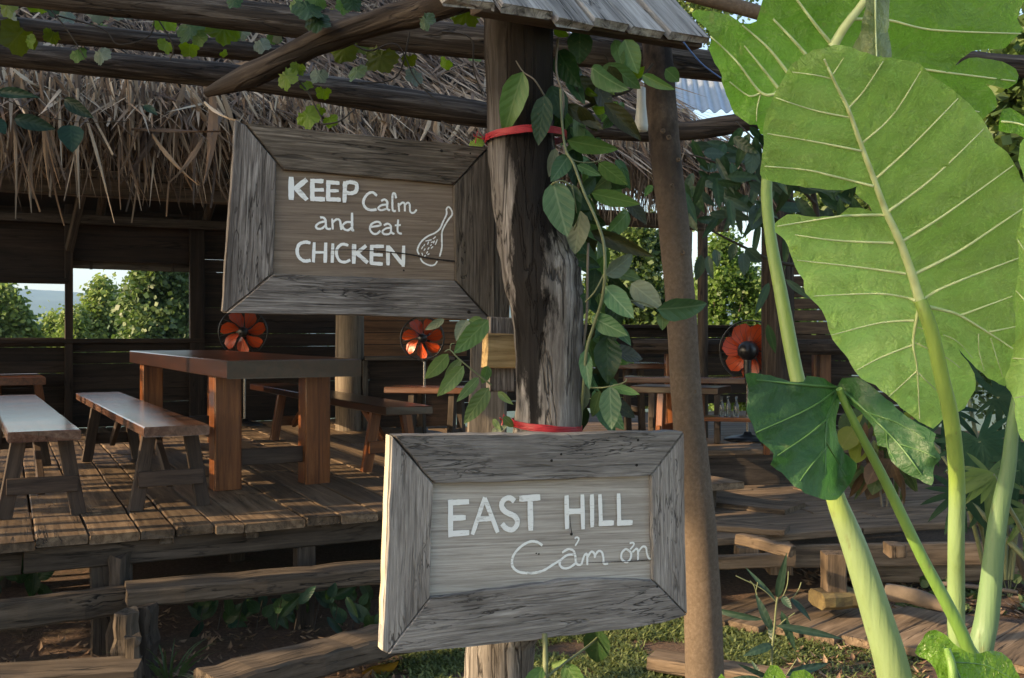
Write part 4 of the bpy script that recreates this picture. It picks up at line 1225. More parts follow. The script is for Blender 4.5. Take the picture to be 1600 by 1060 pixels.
# ------------------------------------------------------------------ fans
ORANGE = plain('orange_plastic', (0.46, 0.06, 0.013), 0.35, 0, 8, 0.1, 0.0)
BLACKP = plain('black_plastic', (0.012, 0.012, 0.013), 0.35, 0, 8, 0.1, 0.0)
CHROME = plain('chrome_pole', (0.35, 0.35, 0.36), 0.25, 1.0, 8, 0.05, 0.0)
def make_fan(label, c, R_, yaw, z0, wide=1.0):
    t = thing('pedestal_fan', (c.x, c.y, z0), label, 'fan', 'orange pedestal fans')
    ax = V((math.sin(yaw), -math.cos(yaw), 0))       # the way the fan blows
    fx = frame(c, V((math.cos(yaw), math.sin(yaw), 0)), ax)   # local z = axis
    bl = MB()
    for i in range(7):
        a0 = 2 * math.pi * i / 7
        vs, fs = [], []
        nr, na = 6, 5
        for q in range(nr):
            rr_ = R_ * (0.22 + 0.70 * q / (nr - 1))
            half = wide * (0.22 + 0.17 * math.sin(math.pi * min(1, q / (nr - 1) * 0.9 + 0.05))) * (1.0 if q < nr - 1 else 0.7)
            for s in range(na):
                e = -1 + 2 * s / (na - 1)
                an = a0 + e * half + 0.28 * q / (nr - 1)
                vs.append(fx @ V((rr_ * math.cos(an), rr_ * math.sin(an), 0.03 * e + 0.008 * q / nr)))
        for q in range(nr - 1):
            for s in range(na - 1):
                fs.append((q * na + s, q * na + s + 1, (q + 1) * na + s + 1, (q + 1) * na + s))
        m1 = MB()
        inv = fx.inverted()
        m1.add([inv @ v for v in vs], fs, True)
        ob('blade', m1, ORANGE, t, fx)
    h = MB()
    h.lathe(Matrix.Identity(4), [(0.001, 0.05), (R_ * 0.16, 0.045), (R_ * 0.21, 0.02), (R_ * 0.22, -0.03), (0.001, -0.03)], 18)
    ob('hub', h, BLACKP, t, fx)
    mt = MB()
    mt.lathe(Matrix.Identity(4), [(0.001, -0.2), (R_ * 0.22, -0.19), (R_ * 0.32, -0.14), (R_ * 0.33, -0.06), (0.001, -0.055)], 18)
    ob('motor', mt, BLACKP, t, fx)
    g = MB()
    for zz_ in (0.06, -0.055):
        ring = [V((R_ * math.cos(2 * math.pi * j / 36), R_ * math.sin(2 * math.pi * j / 36), zz_ * 0.35)) for j in range(37)]
        g.tube(ring, 0.006, 5, False)
        for j in range(24):
            a_ = 2 * math.pi * j / 24
            g.tube([V((R_ * 0.18 * math.cos(a_), R_ * 0.18 * math.sin(a_), zz_ * 1.25)), V((R_ * 0.7 * math.cos(a_ + 0.12), R_ * 0.7 * math.sin(a_ + 0.12), zz_ * 1.2)), V((R_ * math.cos(a_ + 0.2), R_ * math.sin(a_ + 0.2), zz_ * 0.35))], 0.0017, 3, False)
    ob('guard', g, BLACKP, t, fx)
    p = MB()
    p.tube([V((0, 0, 0)), V((0, 0, c.z - z0 - 0.14))], 0.013, 10)
    base = c - ax * 0.12
    ob('pole', p, CHROME, t, Matrix.Translation((base.x, base.y, z0 + 0.03)))
    nk = MB()
    nk.tube([V((base.x, base.y, c.z - 0.22)), V((base.x, base.y, c.z - 0.06)), V((base.x, base.y, c.z))], [0.028, 0.034, 0.03], 10)
    ob('neck', nk, BLACKP, t)
    bs = MB()
    bs.lathe(Matrix.Identity(4), [(0.001, 0.07), (0.03, 0.07), (0.04, 0.045), (0.14, 0.03), (0.19, 0.012), (0.19, 0.0), (0.001, 0.0)], 22)
    ob('base', bs, BLACKP, t, Matrix.Translation((base.x, base.y, z0)))
    return t
make_fan('orange bladed pedestal fan behind the dining table', P(380, 519, 10.6), 37 / F * 10.6, rad(8), DZ)
make_fan('orange bladed pedestal fan below the right corner of the upper sign', P(660, 529, 9.6), 34 / F * 9.6, rad(-4), DZ)
make_fan('orange pedestal fan with chrome pole near the right window', P(1172, 548, 8.5), 47 / F * 8.5, rad(157), DZ2, 1.25)

# ------------------------------------------------------------------ low platform, board walk
lp = thing('low_platform', on_z(1300, 900, 0), 'low worn plank platform to the right of the trunk post', 'platform')
LZ = 0.43
f0, f1 = on_z(1085, 842, LZ), on_z(1660, 803, LZ)
pu = (f1 - f0); pu.z = 0
Lp = pu.length
pu.normalize()
pv = V((-pu.y, pu.x, 0))
r = random.Random(6)
vv = -0.02
i = 0
while vv < 1.75:
    wv = r.uniform(0.20, 0.30)
    a, c = f0 + pu * r.uniform(-0.06, 0.05) + pv * (vv + wv / 2), f0 + pu * (Lp + r.uniform(-0.1, 0.1)) + pv * (vv + wv / 2)
    cuts = [0, r.uniform(0.35, 0.6), 1.0]
    for k in range(2):
        p, q = a.lerp(c, cuts[k] + 0.002), a.lerp(c, cuts[k + 1] - 0.002)
        board(lp, 'plank', V((p.x, p.y, LZ - 0.022 + r.uniform(-0.005, 0.005))), V((q.x, q.y, LZ - 0.022 + r.uniform(-0.005, 0.005))), wv - 0.01, 0.042, W_PLAT, (0, 0, 1), 0.006, 6, 0.004)
    vv += wv
    i += 1
# a broken board lying proud on the platform's left end
a, c = on_z(1070, 817, LZ + 0.014), on_z(1228, 829, LZ + 0.014)
board(lp, 'broken_plank', a, c, 0.19, 0.035, W_PLAT, (0, 0, 1), 0.005, 5, 0.006)
a, c = on_z(1080, 778, LZ + 0.014), on_z(1244, 796, LZ + 0.014)
board(lp, 'broken_plank', a, c, 0.34, 0.034, W_PLAT, (0, 0, 1), 0.005, 5, 0.005)
a, c = P(1155, 842, 5.3), P(1238, 862, 5.05)
board(lp, 'splintered_beam', a, c, 0.055, 0.055, W_PLAT, (0, 0, 1), 0.006, 9, 0.005)
for (x0, x1, y0, y1, Y) in [(1287, 1318, 836, 925, 5.55), (1150, 1182, 840, 880, 5.75), (1199, 1235, 855, 895, 5.8), (1385, 1410, 820, 850, 5.5), (1545, 1570, 815, 880, 5.6)]:
    q0, q1 = P((x0 + x1) / 2, y1, Y), P((x0 + x1) / 2, y0, Y)
    board(lp, 'support_block', q0, V((q0.x, q0.y, LZ - 0.045)), (x1 - x0) / F * Y, 0.12, W_PLAT, (0, -1, 0), 0.006, 3, 0.003)
for (xa, xb, y, Y, h) in [(1190, 1560, 870, 5.95, 0.13), (1085, 1240, 880, 5.6, 0.07), (1330, 1660, 885, 6.2, 0.2)]:
    a, c = P(xa, y, Y), P(xb, y - 6, Y)
    board(lp, 'bearer', a, c, 0.06, h, W_PLAT, (0, 0, 1), 0.006, 6, 0.004)
yb = thing('footing_block', P(1300, 945, 5.5), 'yellow painted wooden footing under the platform leg', 'block')
q = P(1306, 934, 5.55)
board(yb, 'body', V((q.x - 0.11, q.y - 0.04, q.z)), V((q.x + 0.10, q.y + 0.02, q.z)), 0.16, 0.09, wood('yellow_paint_wood', (0.06, 0.042, 0.022), (0.13, 0.095, 0.042), (0.26, 0.20, 0.07), 14, 6, 0.7, 0.4, 0.6, 0.6, (0.2, 0.15, 0.08), 0), (0, 0, 1), 0.02, 4, 0.006)

bw = thing('board_walk', on_z(1300, 975, 0), 'ground level board walk of wide worn planks', 'walkway')
bw['kind'] = 'structure'
del bw['category']
WZ = 0.05
a0, a1 = on_z(1085, 962, WZ), on_z(1640, 1042, WZ)
wu = (a1 - a0); wu.z = 0
Lw = wu.length
wu.normalize()
wv_ = V((-wu.y, wu.x, 0))
cd = (wv_ + wu * 0.25).normalized()
s = 0.0
r = random.Random(14)
while s < Lw:
    wd_ = r.uniform(0.17, 0.27)
    p = a0 + wu * (s + wd_ / 2)
    e0, e1 = p + cd * r.uniform(-0.03, 0.01), p + cd * (0.78 + r.uniform(-0.03, 0.03))
    board(bw, 'plank', V((e0.x, e0.y, WZ - 0.02)), V((e1.x, e1.y, WZ - 0.02 + r.uniform(-0.006, 0.006))), wd_ - 0.012, 0.04, W_PLAT, (0, 0, 1), 0.006, 5, 0.004)
    s += wd_
for k, (xa, ya, xb, yb_, wd_) in enumerate([(1020, 1030, 1250, 1068, 0.16), (1236, 1012, 1420, 1056, 0.0)]):
    if wd_:
        a, c = on_z(xa, ya, 0.06), on_z(xb, yb_, 0.06)
        t = thing('ground_plank', (a.x, a.y, 0), 'single weathered plank lying on the grass at the foot of the trunk post', 'plank')
        board(t, 'plank', a, c, wd_, 0.06, W_PLAT, (0, 0, 1), 0.008, 6, 0.005)
# ------------------------------------------------------------------ ground, far terrain, hills
def soil():
    m, t, b = nmat('red_soil')
    v = coords(t, (1, 1, 1), False)
    a = nz(t, v, 3.0, 8, 0.7)
    f = nz(t, v, 40.0, 6, 0.7)
    col = ramp(t, f, [(0.3, (0.05, 0.028, 0.018)), (0.55, (0.115, 0.068, 0.043)), (0.75, (0.19, 0.125, 0.085))])
    col = mix(t, ramp(t, a, [(0.5, (0, 0, 0)), (0.7, (0.7, 0.7, 0.7))]), col, (0.06, 0.055, 0.025))
    tc = N(t, 'ShaderNodeTexCoord')
    ln = N(t, 'ShaderNodeVectorMath', operation='LENGTH')
    t.links.new(tc.outputs['Object'], ln.inputs[0])
    far = N(t, 'ShaderNodeMapRange', i_1=12.0, i_2=30.0)
    t.links.new(ln.outputs['Value'], far.inputs[0])
    g = mix(t, nz(t, v, 0.4, 8, 0.75), (0.03, 0.055, 0.015), (0.09, 0.13, 0.04))
    col = mix(t, far.outputs[0], col, g)
    t.links.new(col, b.inputs['Base Color'])
    b.inputs['Roughness'].default_value = 0.95
    bp = N(t, 'ShaderNodeBump', i_Strength=0.8, i_Distance=0.03)
    t.links.new(math_(t, 'ADD', f, a), bp.inputs['Height'])
    t.links.new(bp.outputs[0], b.inputs['Normal'])
    return m
def gz(x, y):
    z = 0.02 * noise.noise(V((x * 0.9, y * 0.9, 0))) + 0.008 * noise.noise(V((x * 4, y * 4, 3)))
    d = max(0.0, y - 0.25 * x - 15.0)
    z -= 0.30 * d if d < 60 else 18 + (d - 60) * 0.13 if d < 400 else 62.2
    return z
def grid(xs, ys, fz):
    mb = MB()
    vs = [(x, y, fz(x, y)) for y in ys for x in xs]
    n = len(xs)
    mb.add(vs, [(j * n + i, j * n + i + 1, (j + 1) * n + i + 1, (j + 1) * n + i) for j in range(len(ys) - 1) for i in range(n - 1)], True)
    return mb
def gs(lo, hi, fine_lo, fine_hi, st):
    a = [lo + (fine_lo - lo) * (i / 14) ** 0.5 for i in range(14)]
    b_ = [fine_lo + st * i for i in range(int((fine_hi - fine_lo) / st) + 1)]
    c = [fine_hi + (hi - fine_hi) * (i / 22) ** 2.4 for i in range(1, 23)]
    return a + b_ + c
ob('ground', grid(gs(-700, 700, -5, 5, 0.12), gs(-60, 900, 1.0, 9.0, 0.12), gz), soil(), kind='structure')
def hill_mat():
    m, t, b = nmat('forested_hills')
    v = coords(t, (1, 1, 1), False)
    n1 = nz(t, v, 0.012, 10, 0.7)
    n2 = nz(t, v, 0.09, 6, 0.7)
    col = ramp(t, n1, [(0.35, (0.02, 0.042, 0.018)), (0.5, (0.04, 0.075, 0.025)), (0.65, (0.10, 0.14, 0.055))])
    col = mix(t, n2, col, (0.04, 0.07, 0.025))
    t.links.new(col, b.inputs['Base Color'])
    b.inputs['Roughness'].default_value = 1.0
    return m
def hz(x, y):
    r_ = max(0, (y - 500) / 1900)
    ridge = 55 + 40 * noise.noise(V((x * 0.0016, 1.7, 0))) + 18 * noise.noise(V((x * 0.006, y * 0.002, 4)))
    base = -64 + 110 * min(1, r_) ** 1.2 * (1 + 0.3 * noise.noise(V((x * 0.002, y * 0.002, 9))))
    return base + ridge * max(0, min(1, (y - 1300) / 1000)) * (1 if y < 2350 else max(0, 1 - (y - 2350) / 900)) + 5 * noise.noise(V((x * 0.02, y * 0.02, 2)))
ob('hills', grid([-2600 + 40 * i for i in range(131)], [480 + 45 * i for i in range(62)], hz), hill_mat(), kind='structure')

hzm = bpy.data.materials.new('thin_haze')
hzm.use_nodes = True
hzm.node_tree.nodes.clear()
pv_ = hzm.node_tree.nodes.new('ShaderNodeVolumePrincipled')
pv_.inputs['Color'].default_value = (0.38, 0.62, 1.0, 1)
pv_.inputs['Density'].default_value = 0.00024
pv_.inputs['Anisotropy'].default_value = 0.2
hzo = hzm.node_tree.nodes.new('ShaderNodeOutputMaterial')
hzm.node_tree.links.new(pv_.outputs[0], hzo.inputs['Volume'])
mb = MB()
mb.box(Matrix.Translation((0, 1600, 45)), 2750, 1750, 150)
ob('haze', mb, hzm, kind='stuff')

# ------------------------------------------------------------------ trees with leaf crowns
FOL_A = foliage('tree_leaves_mid', (0.08, 0.14, 0.03), (0.23, 0.30, 0.09))
FOL_B = foliage('tree_leaves_dark', (0.035, 0.075, 0.02), (0.14, 0.20, 0.06))
FOL_C = foliage('tree_leaves_bright', (0.06, 0.12, 0.024), (0.20, 0.30, 0.085), 0.5)
BARK = plain('tree_bark', (0.13, 0.10, 0.075), 0.9, 0, 12, 0.5, 0.6)
def crown(mb, c, rx, ry, rz, n, size, seed, taper=0.0, clusters=40, flat=False):
    r = random.Random(seed)
    cl = []
    for k in range(clusters):
        while True:
            d = V((r.uniform(-1, 1), r.uniform(-1, 1), r.uniform(-1, 1)))
            if 0.15 < d.length < 1: break
        d = d.normalized() * (0.55 + 0.45 * r.random())
        if flat: d.z = abs(d.z) * 1.35 - 0.35
        f = 1 - taper * max(0, d.z * 0.5 + 0.5)
        cl.append((c + V((d.x * rx * f, d.y * ry * f, d.z * rz)), 0.22 + 0.2 * r.random()))
    for k in range(n):
        cc, s = cl[r.randrange(clusters)]
        o = V((r.gauss(0, 1) * rx, r.gauss(0, 1) * ry, r.gauss(0, 0.3 if flat else 0.8) * rz)) * (s * 0.55)
        p = cc + o
        a = V((r.uniform(-1, 1), r.uniform(-1, 1), r.uniform(-0.9, 0.3))).normalized()
        b_ = a.cross(V((r.uniform(-1, 1), r.uniform(-1, 1), r.uniform(-1, 1)))).normalized()
        L = size * r.uniform(0.6, 1.4)
        wd_ = L * r.uniform(0.3, 0.5)
        q = p + a * L * 0.5
        mb.add([p, q - b_ * wd_, p + a * L, q + b_ * wd_], [(0, 1, 2, 3)])
def tree(label, x, y, ztop, zmid, rx, rz, n, size, mat, seed, taper=0.2, group='trees beyond the hut', zbase=None, tk=1.0, flat=False):
    zb = gz(x, y) - 0.2 if zbase is None else zbase
    t = thing('tree', (x, y, zb), label, 'tree', group)
    r = random.Random(seed)
    log(t, 'trunk', [V((x, y, zb)), V((x + r.uniform(-.2, .2), y, (zb + zmid) / 2)), V((x, y, zmid)), V((x + r.uniform(-.3, .3), y, zmid + rz * 0.7))], [rx * 0.07 * tk, rx * 0.055 * tk, rx * 0.045 * tk, rx * 0.015 * tk], BARK, 8, 0.1, 3)
    for k in range(5):
        a = r.uniform(0, 6.28)
        log(t, 'limb', [V((x, y, zmid - rz * r.uniform(0.1, 0.7))), V((x + math.cos(a) * rx * 0.35, y + math.sin(a) * rx * 0.35, zmid + rz * r.uniform(-.3, .1))), V((x + math.cos(a) * rx * 0.7, y + math.sin(a) * rx * 0.7, zmid + rz * r.uniform(0, .5)))], [rx * 0.03, rx * 0.02, rx * 0.008], BARK, 6, 0.05, 2)
    mb = MB()
    crown(mb, V((x, y, zmid)), rx * (0.55 if flat else 1), rx, rz, n, size, seed, taper, 90 if flat else 40, flat)
    ob('crown', mb, mat, t)
    return t
def tree_px(label, px, ytop, ybot, Y, rpx, n, size, mat, seed, taper=0.2, **kw):
    top, bot = P(px, ytop, Y), P(px, ybot, Y)
    rz = (top.z - bot.z) / 2
    tree(label, top.x, Y, top.z, (top.z + bot.z) / 2, rpx / F * Y, rz, n, size, mat, seed, taper, **kw)
tree_px('round leafy tree in the left half of the left window', 8, 450, 600, 24, 48, 20900, 0.126, FOL_A, 31)
tree_px('small low tree at the right edge of the left window', 78, 488, 620, 27, 36, 10868, 0.108, FOL_A, 32)
tree_px('pointed pale tree just left of the middle of the right window', 162, 436, 600, 25, 46, 21736, 0.108, FOL_A, 33, 0.65)
tree_px('tall wide dark tree filling the right half of the right window', 258, 402, 610, 22, 66, 31350, 0.114, FOL_B, 34, 0.15)
tree_px('low bush at the left edge of the right window', 118, 480, 600, 20, 28, 7524, 0.084, FOL_A, 35)
tree_px('tall background tree hidden behind the upper sign', 400, 420, 640, 30, 80, 14630, 0.150, FOL_B, 36)
tree_px('dark dense tree seen beside the vine leaves, left of the trunk post', 985, 330, 620, 17, 80, 20377, 0.090, FOL_B, 41)
tree_px('sunny yellow green tree seen just right of the trunk post', 1135, 380, 640, 16, 66, 17905, 0.072, FOL_C, 42)
tree_px('bright loose tree low behind the orange fan at right', 1215, 430, 620, 18, 70, 11638, 0.078, FOL_C, 43)
tree_px('broad dark tree behind the elephant ear plant, right side', 1430, 90, 600, 13, 200, 37620, 0.078, FOL_B, 44)
tree_px('dark bushy tree at the right edge of the photo', 1700, 200, 760, 10, 170, 33440, 0.060, FOL_B, 45)
tree_px('tree rising beyond the top right corner of the thatch', 1060, -220, 150, 15, 110, 10868, 0.078, FOL_A, 46)
tree_px('tall dark tree at the top right corner beyond the upper leaf', 1690, -60, 330, 9, 125, 9000, 0.12, FOL_B, 47)
# unseen shade trees added left of the view, crowns shaped to shade the upper scene
for (x, y, zm, rx, rz, sd, lab) in [(-9.0, -3.6, 7.55, 2.7, 2.0, 51, 'unseen shade tree added left of the view, nearest the camera'), (-9.1, 0.4, 7.3, 2.7, 2.0, 52, 'unseen shade tree added left of the view, between the two others'), (-9.0, 4.3, 7.2, 2.7, 2.0, 53, 'unseen shade tree added left of the view, beside the end of the hut')]:
    tree(lab, x, y, zm + rz, zm, rx, rz, 16000, 0.30, FOL_B, sd, 0.0, 'added shade trees left of the view', tk=0.4, flat=True)

tree('unseen loose shrub added left of the view to dapple the deck', -8.6, 2.9, 4.2, 3.35, 1.7, 0.6, 230, 0.24, FOL_A, 54, 0.0, None, tk=0.3)  # added foliage out of view, breaks up the sun on the deck

# ------------------------------------------------------------------ leaves for climbers
def leaf_mesh(name, prof, ns=9, fold=0.10, droop=0.12, wave=0.02, seed=0, lobes=None):
    """unit leaf along +x; prof(t) half width"""
    r = random.Random(seed)
    ph = r.uniform(0, 6)
    mb = MB()
    vs, fs = [], []
    cols_ = [-1, -0.55, 0, 0.55, 1]
    for i in range(ns + 1):
        t = i / ns
        h = max(prof(t), 0.003)
        for e in cols_:
            y = e * h
            z = abs(e) * h * fold * 2.2 - droop * t * t + wave * math.sin(t * 9 + ph + e) * abs(e)
            vs.append((t, y * (1 + 0.03 * math.sin(t * 21 + ph)), z))
    for i in range(ns):
        for j in range(4):
            fs.append((i * 5 + j, (i + 1) * 5 + j, (i + 1) * 5 + j + 1, i * 5 + j + 1))
    mb.add(vs, fs, True)
    return mb.mesh(name)
oval = lambda t: 0.27 * (math.sin(math.pi * min(1, t ** 0.8)) ** 0.75) * (1 - 0.12 * t)
lance = lambda t: 0.085 * math.sin(math.pi * t ** 0.75) ** 0.8
cord = lambda t: 0.42 * (math.sin(math.pi * min(1, (t * 0.93 + 0.06) ** 0.62)) ** 0.8)
OV = [leaf_mesh('leaf', oval, seed=k, fold=0.06 + 0.06 * k, droop=0.05 + 0.07 * k, wave=0.012 + 0.006 * k) for k in range(4)]
LA = [leaf_mesh('leaf', lance, seed=k, fold=0.15, droop=0.1 + 0.12 * k, wave=0.008) for k in range(4)]
CO = [leaf_mesh('leaf', cord, seed=k, fold=0.06, droop=0.08 + 0.06 * k, wave=0.02) for k in range(3)]
VN = (0.20, 0.26, 0.13)
L_DARK = leafmat('vine_leaf_dark', (0.020, 0.050, 0.015), (0.06, 0.10, 0.04), trans=0.2, spots=0.3)
L_MID = leafmat('vine_leaf_mid', (0.075, 0.15, 0.042), (0.20, 0.29, 0.11), trans=0.3, spots=0.2)
L_BLUE = leafmat('vine_leaf_bluish', (0.06, 0.135, 0.058), (0.24, 0.33, 0.19), trans=0.22)
L_PALE = leafmat('vine_leaf_pale_back', (0.115, 0.145, 0.095), (0.22, 0.26, 0.16), trans=0.2, spots=0.2)
L_OLIVE = leafmat('vine_leaf_olive', (0.038, 0.042, 0.014), (0.09, 0.09, 0.035), trans=0.25, spots=0.4)
L_LIGHT = leafmat('vine_leaf_light', (0.105, 0.165, 0.055), (0.26, 0.32, 0.13), trans=0.3, spots=0.3)
L_LIME = leafmat('vine_leaf_lime', (0.12, 0.19, 0.025), (0.22, 0.29, 0.08), trans=0.5)
L_DEEP = leafmat('leaf_deep_blue_green', (0.014, 0.042, 0.026), (0.035, 0.075, 0.045), trans=0.1)
def meshmat(me, mat, cache={}):
    k = (me.name, mat.name)
    if k not in cache:
        c = me.copy()
        c.name = 'leaf'
        c.materials.clear()
        c.materials.append(mat)
        cache[k] = c
    return cache[k]
rl = random.Random(77)
def place(parent, bx, by, tx, ty, wpx_, Y, mat, meshes=OV, base_w=0.54, dy=None, roll=None, name='leaf', bend=0):
    b0 = P(bx, by, Y)
    dyy = rl.uniform(-0.05, 0.02) if dy is None else dy
    t0 = P(tx, ty, Y + dyy)
    d = t0 - b0
    L = d.length
    roll = rl.uniform(-0.45, 0.45) if roll is None else roll
    vdir = (V((0, 0, CZ)) - b0).normalized()
    nrm = Matrix.Rotation(roll, 3, d.normalized()) @ vdir
    w_ = wpx_ / F * Y / base_w / max(0.6, math.cos(roll))
    M = frame(b0, d, nrm) @ Matrix.Diagonal((L, w_, L * 0.8, 1))
    me = meshmat(meshes[rl.randrange(len(meshes))], mat)
    return ob(name, me, None, parent, M)
STEM = plain('green_stem', (0.13, 0.15, 0.07), 0.6, 0, 60, 0.3)
STEMG = plain('grey_brown_stem', (0.14, 0.12, 0.09), 0.8, 0, 60, 0.3)
STEMD = plain('dark_twig', (0.035, 0.028, 0.02), 0.8, 0, 60, 0.3)
def stem(parent, pts, r0, r1, mat=STEM, Y=None, name='stem', k=7):
    p = [P(*q) if len(q) == 3 else P(q[0], q[1], Y) for q in pts]
    p, rr_ = smooth_path(p, [r0 + (r1 - r0) * i / (len(p) - 1) for i in range(len(p))], 5)
    mb = MB()
    mb.tube(p, rr_, k)
    return ob(name, mb, mat, parent)

vine = thing('climbing_vine', P(900, 600, 2.45), 'climbing vine with large oval leaves hanging along the right flank of the burnt post', 'vine')
VL = [
 (906, 46, 906, 100, 42, 2.55, L_DARK), (872, 80, 902, 135, 40, 2.55, L_DARK), (976, 62, 996, 114, 36, 2.5, L_MID), (960, 62, 973, 106, 22, 2.52, L_MID),
 (898, 120, 935, 162, 30, 2.6, L_OLIVE), (1004, 117, 1049, 141, 19, 2.45, L_MID), (884, 164, 942, 202, 25, 2.48, L_OLIVE), (944, 162, 1003, 216, 30, 2.46, L_OLIVE),
 (862, 134, 880, 188, 36, 2.46, L_DARK), (817, 113, 785, 207, 44, 2.38, L_MID), (851, 149, 841, 227, 36, 2.38, L_DARK),
 (886, 219, 966, 237, 29, 2.44, L_MID), (935, 254, 981, 290, 28, 2.44, L_MID), (924, 302, 1000, 320, 27, 2.42, L_MID), (864, 284, 886, 370, 52, 2.39, L_BLUE),
 (892, 288, 895, 350, 34, 2.40, L_DARK), (908, 330, 896, 397, 40, 2.44, L_PALE), (889, 243, 862, 282, 30, 2.41, L_BLUE), (868, 232, 858, 277, 18, 2.42, L_PALE),
 (923, 361, 1018, 402, 26, 2.5, L_OLIVE), (900, 352, 986, 385, 24, 2.52, L_MID), (946, 430, 994, 399, 30, 2.44, L_PALE), (944, 448, 990, 497, 38, 2.40, L_BLUE), (986, 443, 1034, 480, 38, 2.46, L_PALE),
 (1026, 483, 1109, 481, 38, 2.40, L_BLUE), (1034, 488, 1037, 515, 21, 2.41, L_LIGHT), (924, 495, 980, 525, 32, 2.42, L_BLUE), (892, 404, 940, 416, 22, 2.46, L_DARK),
 (948, 529, 951, 596, 46, 2.46, L_DARK), (914, 547, 919, 607, 22, 2.44, L_BLUE), (953, 604, 955, 671, 36, 2.38, L_BLUE), (953, 604, 999, 616, 16, 2.40, L_MID), (916, 602, 909, 648, 17, 2.46, L_PALE),
 (940, 570, 935, 620, 30, 2.55, L_OLIVE), (900, 300, 925, 345, 26, 2.52, L_DARK), (930, 420, 925, 470, 30, 2.55, L_DARK), (960, 460, 965, 515, 34, 2.58, L_DARK), (918, 250, 930, 300, 26, 2.55, L_DARK),
 (865, 48, 889, 56, 15, 2.6, L_LIME), (933, 120, 939, 148, 26, 2.62, L_LIME), (928, 173, 949, 171, 14, 2.6, L_LIME), (915, 140, 930, 150, 12, 2.6, L_LIME), (990, 120, 1005, 108, 16, 2.6, L_LIME), (960, 120, 975, 130, 14, 2.62, L_LIGHT),
 (1040, 108, 1062, 128, 24, 2.7, L_MID), (1020, 290, 1006, 306, 12, 2.7, L_MID), (868, 165, 876, 215, 26, 2.5, L_DARK), (905, 190, 880, 225, 20, 2.55, L_DARK),
 (778, 612, 800, 632, 12, 2.45, L_LIGHT), (786, 652, 803, 668, 15, 2.45, L_LIGHT), (768, 676, 792, 666, 12, 2.44, L_PALE), (770, 655, 782, 672, 10, 2.44, L_LIGHT)]
for q in VL:
    place(vine, *q)
for k in range(100):
    t_ = rl.random()
    x, y = (rl.uniform(872, 985), rl.uniform(90, 260)) if t_ < 0.28 else (rl.uniform(884, 985), rl.uniform(250, 470)) if t_ < 0.72 else (rl.uniform(908, 962), rl.uniform(470, 640))
    a = rl.uniform(0.1, 2.3)
    L = rl.uniform(26, 62)
    place(vine, x, y, x + math.cos(a) * L, y + math.sin(a) * L, L * rl.uniform(0.38, 0.52), rl.uniform(2.43, 2.7), rl.choice([L_MID, L_MID, L_BLUE, L_BLUE, L_DARK, L_OLIVE, L_LIGHT]), dy=rl.uniform(-0.06, 0.06), roll=rl.uniform(-0.9, 0.9))
for pts, r0, r1, m in [
    ([(876, 140, 2.42), (878, 190, 2.41), (884, 235, 2.40), (896, 256, 2.39), (912, 300, 2.38), (930, 340, 2.37), (943, 380, 2.37), (945, 430, 2.37), (940, 470, 2.39), (928, 508, 2.41), (917, 545, 2.42), (912, 600, 2.44), (905, 680, 2.5)], 0.003, 0.0042, STEM),
    ([(872, 60, 2.5), (869, 110, 2.46), (880, 150, 2.43), (878, 185, 2.43)], 0.003, 0.003, STEMG),
    ([(919, 380, 2.45), (918, 430, 2.45), (917, 490, 2.46), (912, 540, 2.47)], 0.0032, 0.0032, STEMG),
    ([(943, 430, 2.38), (930, 455, 2.38), (915, 472, 2.4)], 0.002, 0.002, STEM),
    ([(922, 606, 2.42), (940, 606, 2.40), (953, 604, 2.38), (975, 598, 2.37), (979, 592, 2.37)], 0.002, 0.0015, STEM),
    ([(945, 465, 2.4), (1000, 472, 2.42), (1028, 483, 2.40)], 0.0018, 0.0015, STEM),
    ([(850, 149, 2.40), (835, 125, 2.37), (818, 113, 2.38), (806, 95, 2.38)], 0.0022, 0.0013, STEMG),
    ([(860, 290, 2.40), (868, 285, 2.37), (880, 283, 2.37), (894, 292, 2.38)], 0.002, 0.002, STEM),
    ([(894, 292, 2.38), (902, 340, 2.39), (897, 360, 2.42)], 0.0018, 0.0015, STEM),
    ([(900, 175, 2.6), (950, 152, 2.65), (985, 140, 2.65), (1020, 100, 2.68)], 0.006, 0.003, STEMD),
    ([(960, 150, 2.64), (957, 115, 2.62), (945, 85, 2.6)], 0.003, 0.0015, STEMD),
    ([(884, 240, 2.4), (900, 252, 2.42), (925, 254, 2.43), (940, 250, 2.43)], 0.0018, 0.0013, STEM)]:
    stem(vine, pts, r0, r1, m)
sprig = thing('leafy_sprig', P(745, 580, 2.5), 'sprig of light green leaves poking out under the upper sign, left of the batten', 'sprig')
for q in [(763, 500, 709, 553, 34, 2.45, L_MID), (700, 553, 665, 594, 25, 2.42, L_LIGHT), (721, 562, 694, 590, 16, 2.44, L_LIGHT), (724, 572, 684, 620, 26, 2.42, L_LIGHT), (748, 590, 714, 628, 17, 2.44, L_LIGHT), (764, 606, 725, 663, 29, 2.41, L_LIGHT),
          (730, 500, 712, 530, 22, 2.5, L_PALE), (694, 499, 664, 516, 14, 2.5, L_PALE), (755, 499, 725, 512, 20, 2.5, L_LIGHT), (762, 572, 755, 600, 18, 2.5, L_MID)]:
    place(sprig, *q)
stem(sprig, [(768, 602, 2.46), (740, 580, 2.44), (716, 560, 2.43), (703, 547, 2.43), (695, 550, 2.43)], 0.0022, 0.0014, STEM)
stem(sprig, [(703, 547, 2.43), (705, 538, 2.43), (710, 537, 2.43)], 0.0014, 0.001, STEM)
spr2 = thing('leafy_sprig', P(860, 1060, 2.3), 'upright pale shoot with big leaves just below the lower sign', 'sprig')
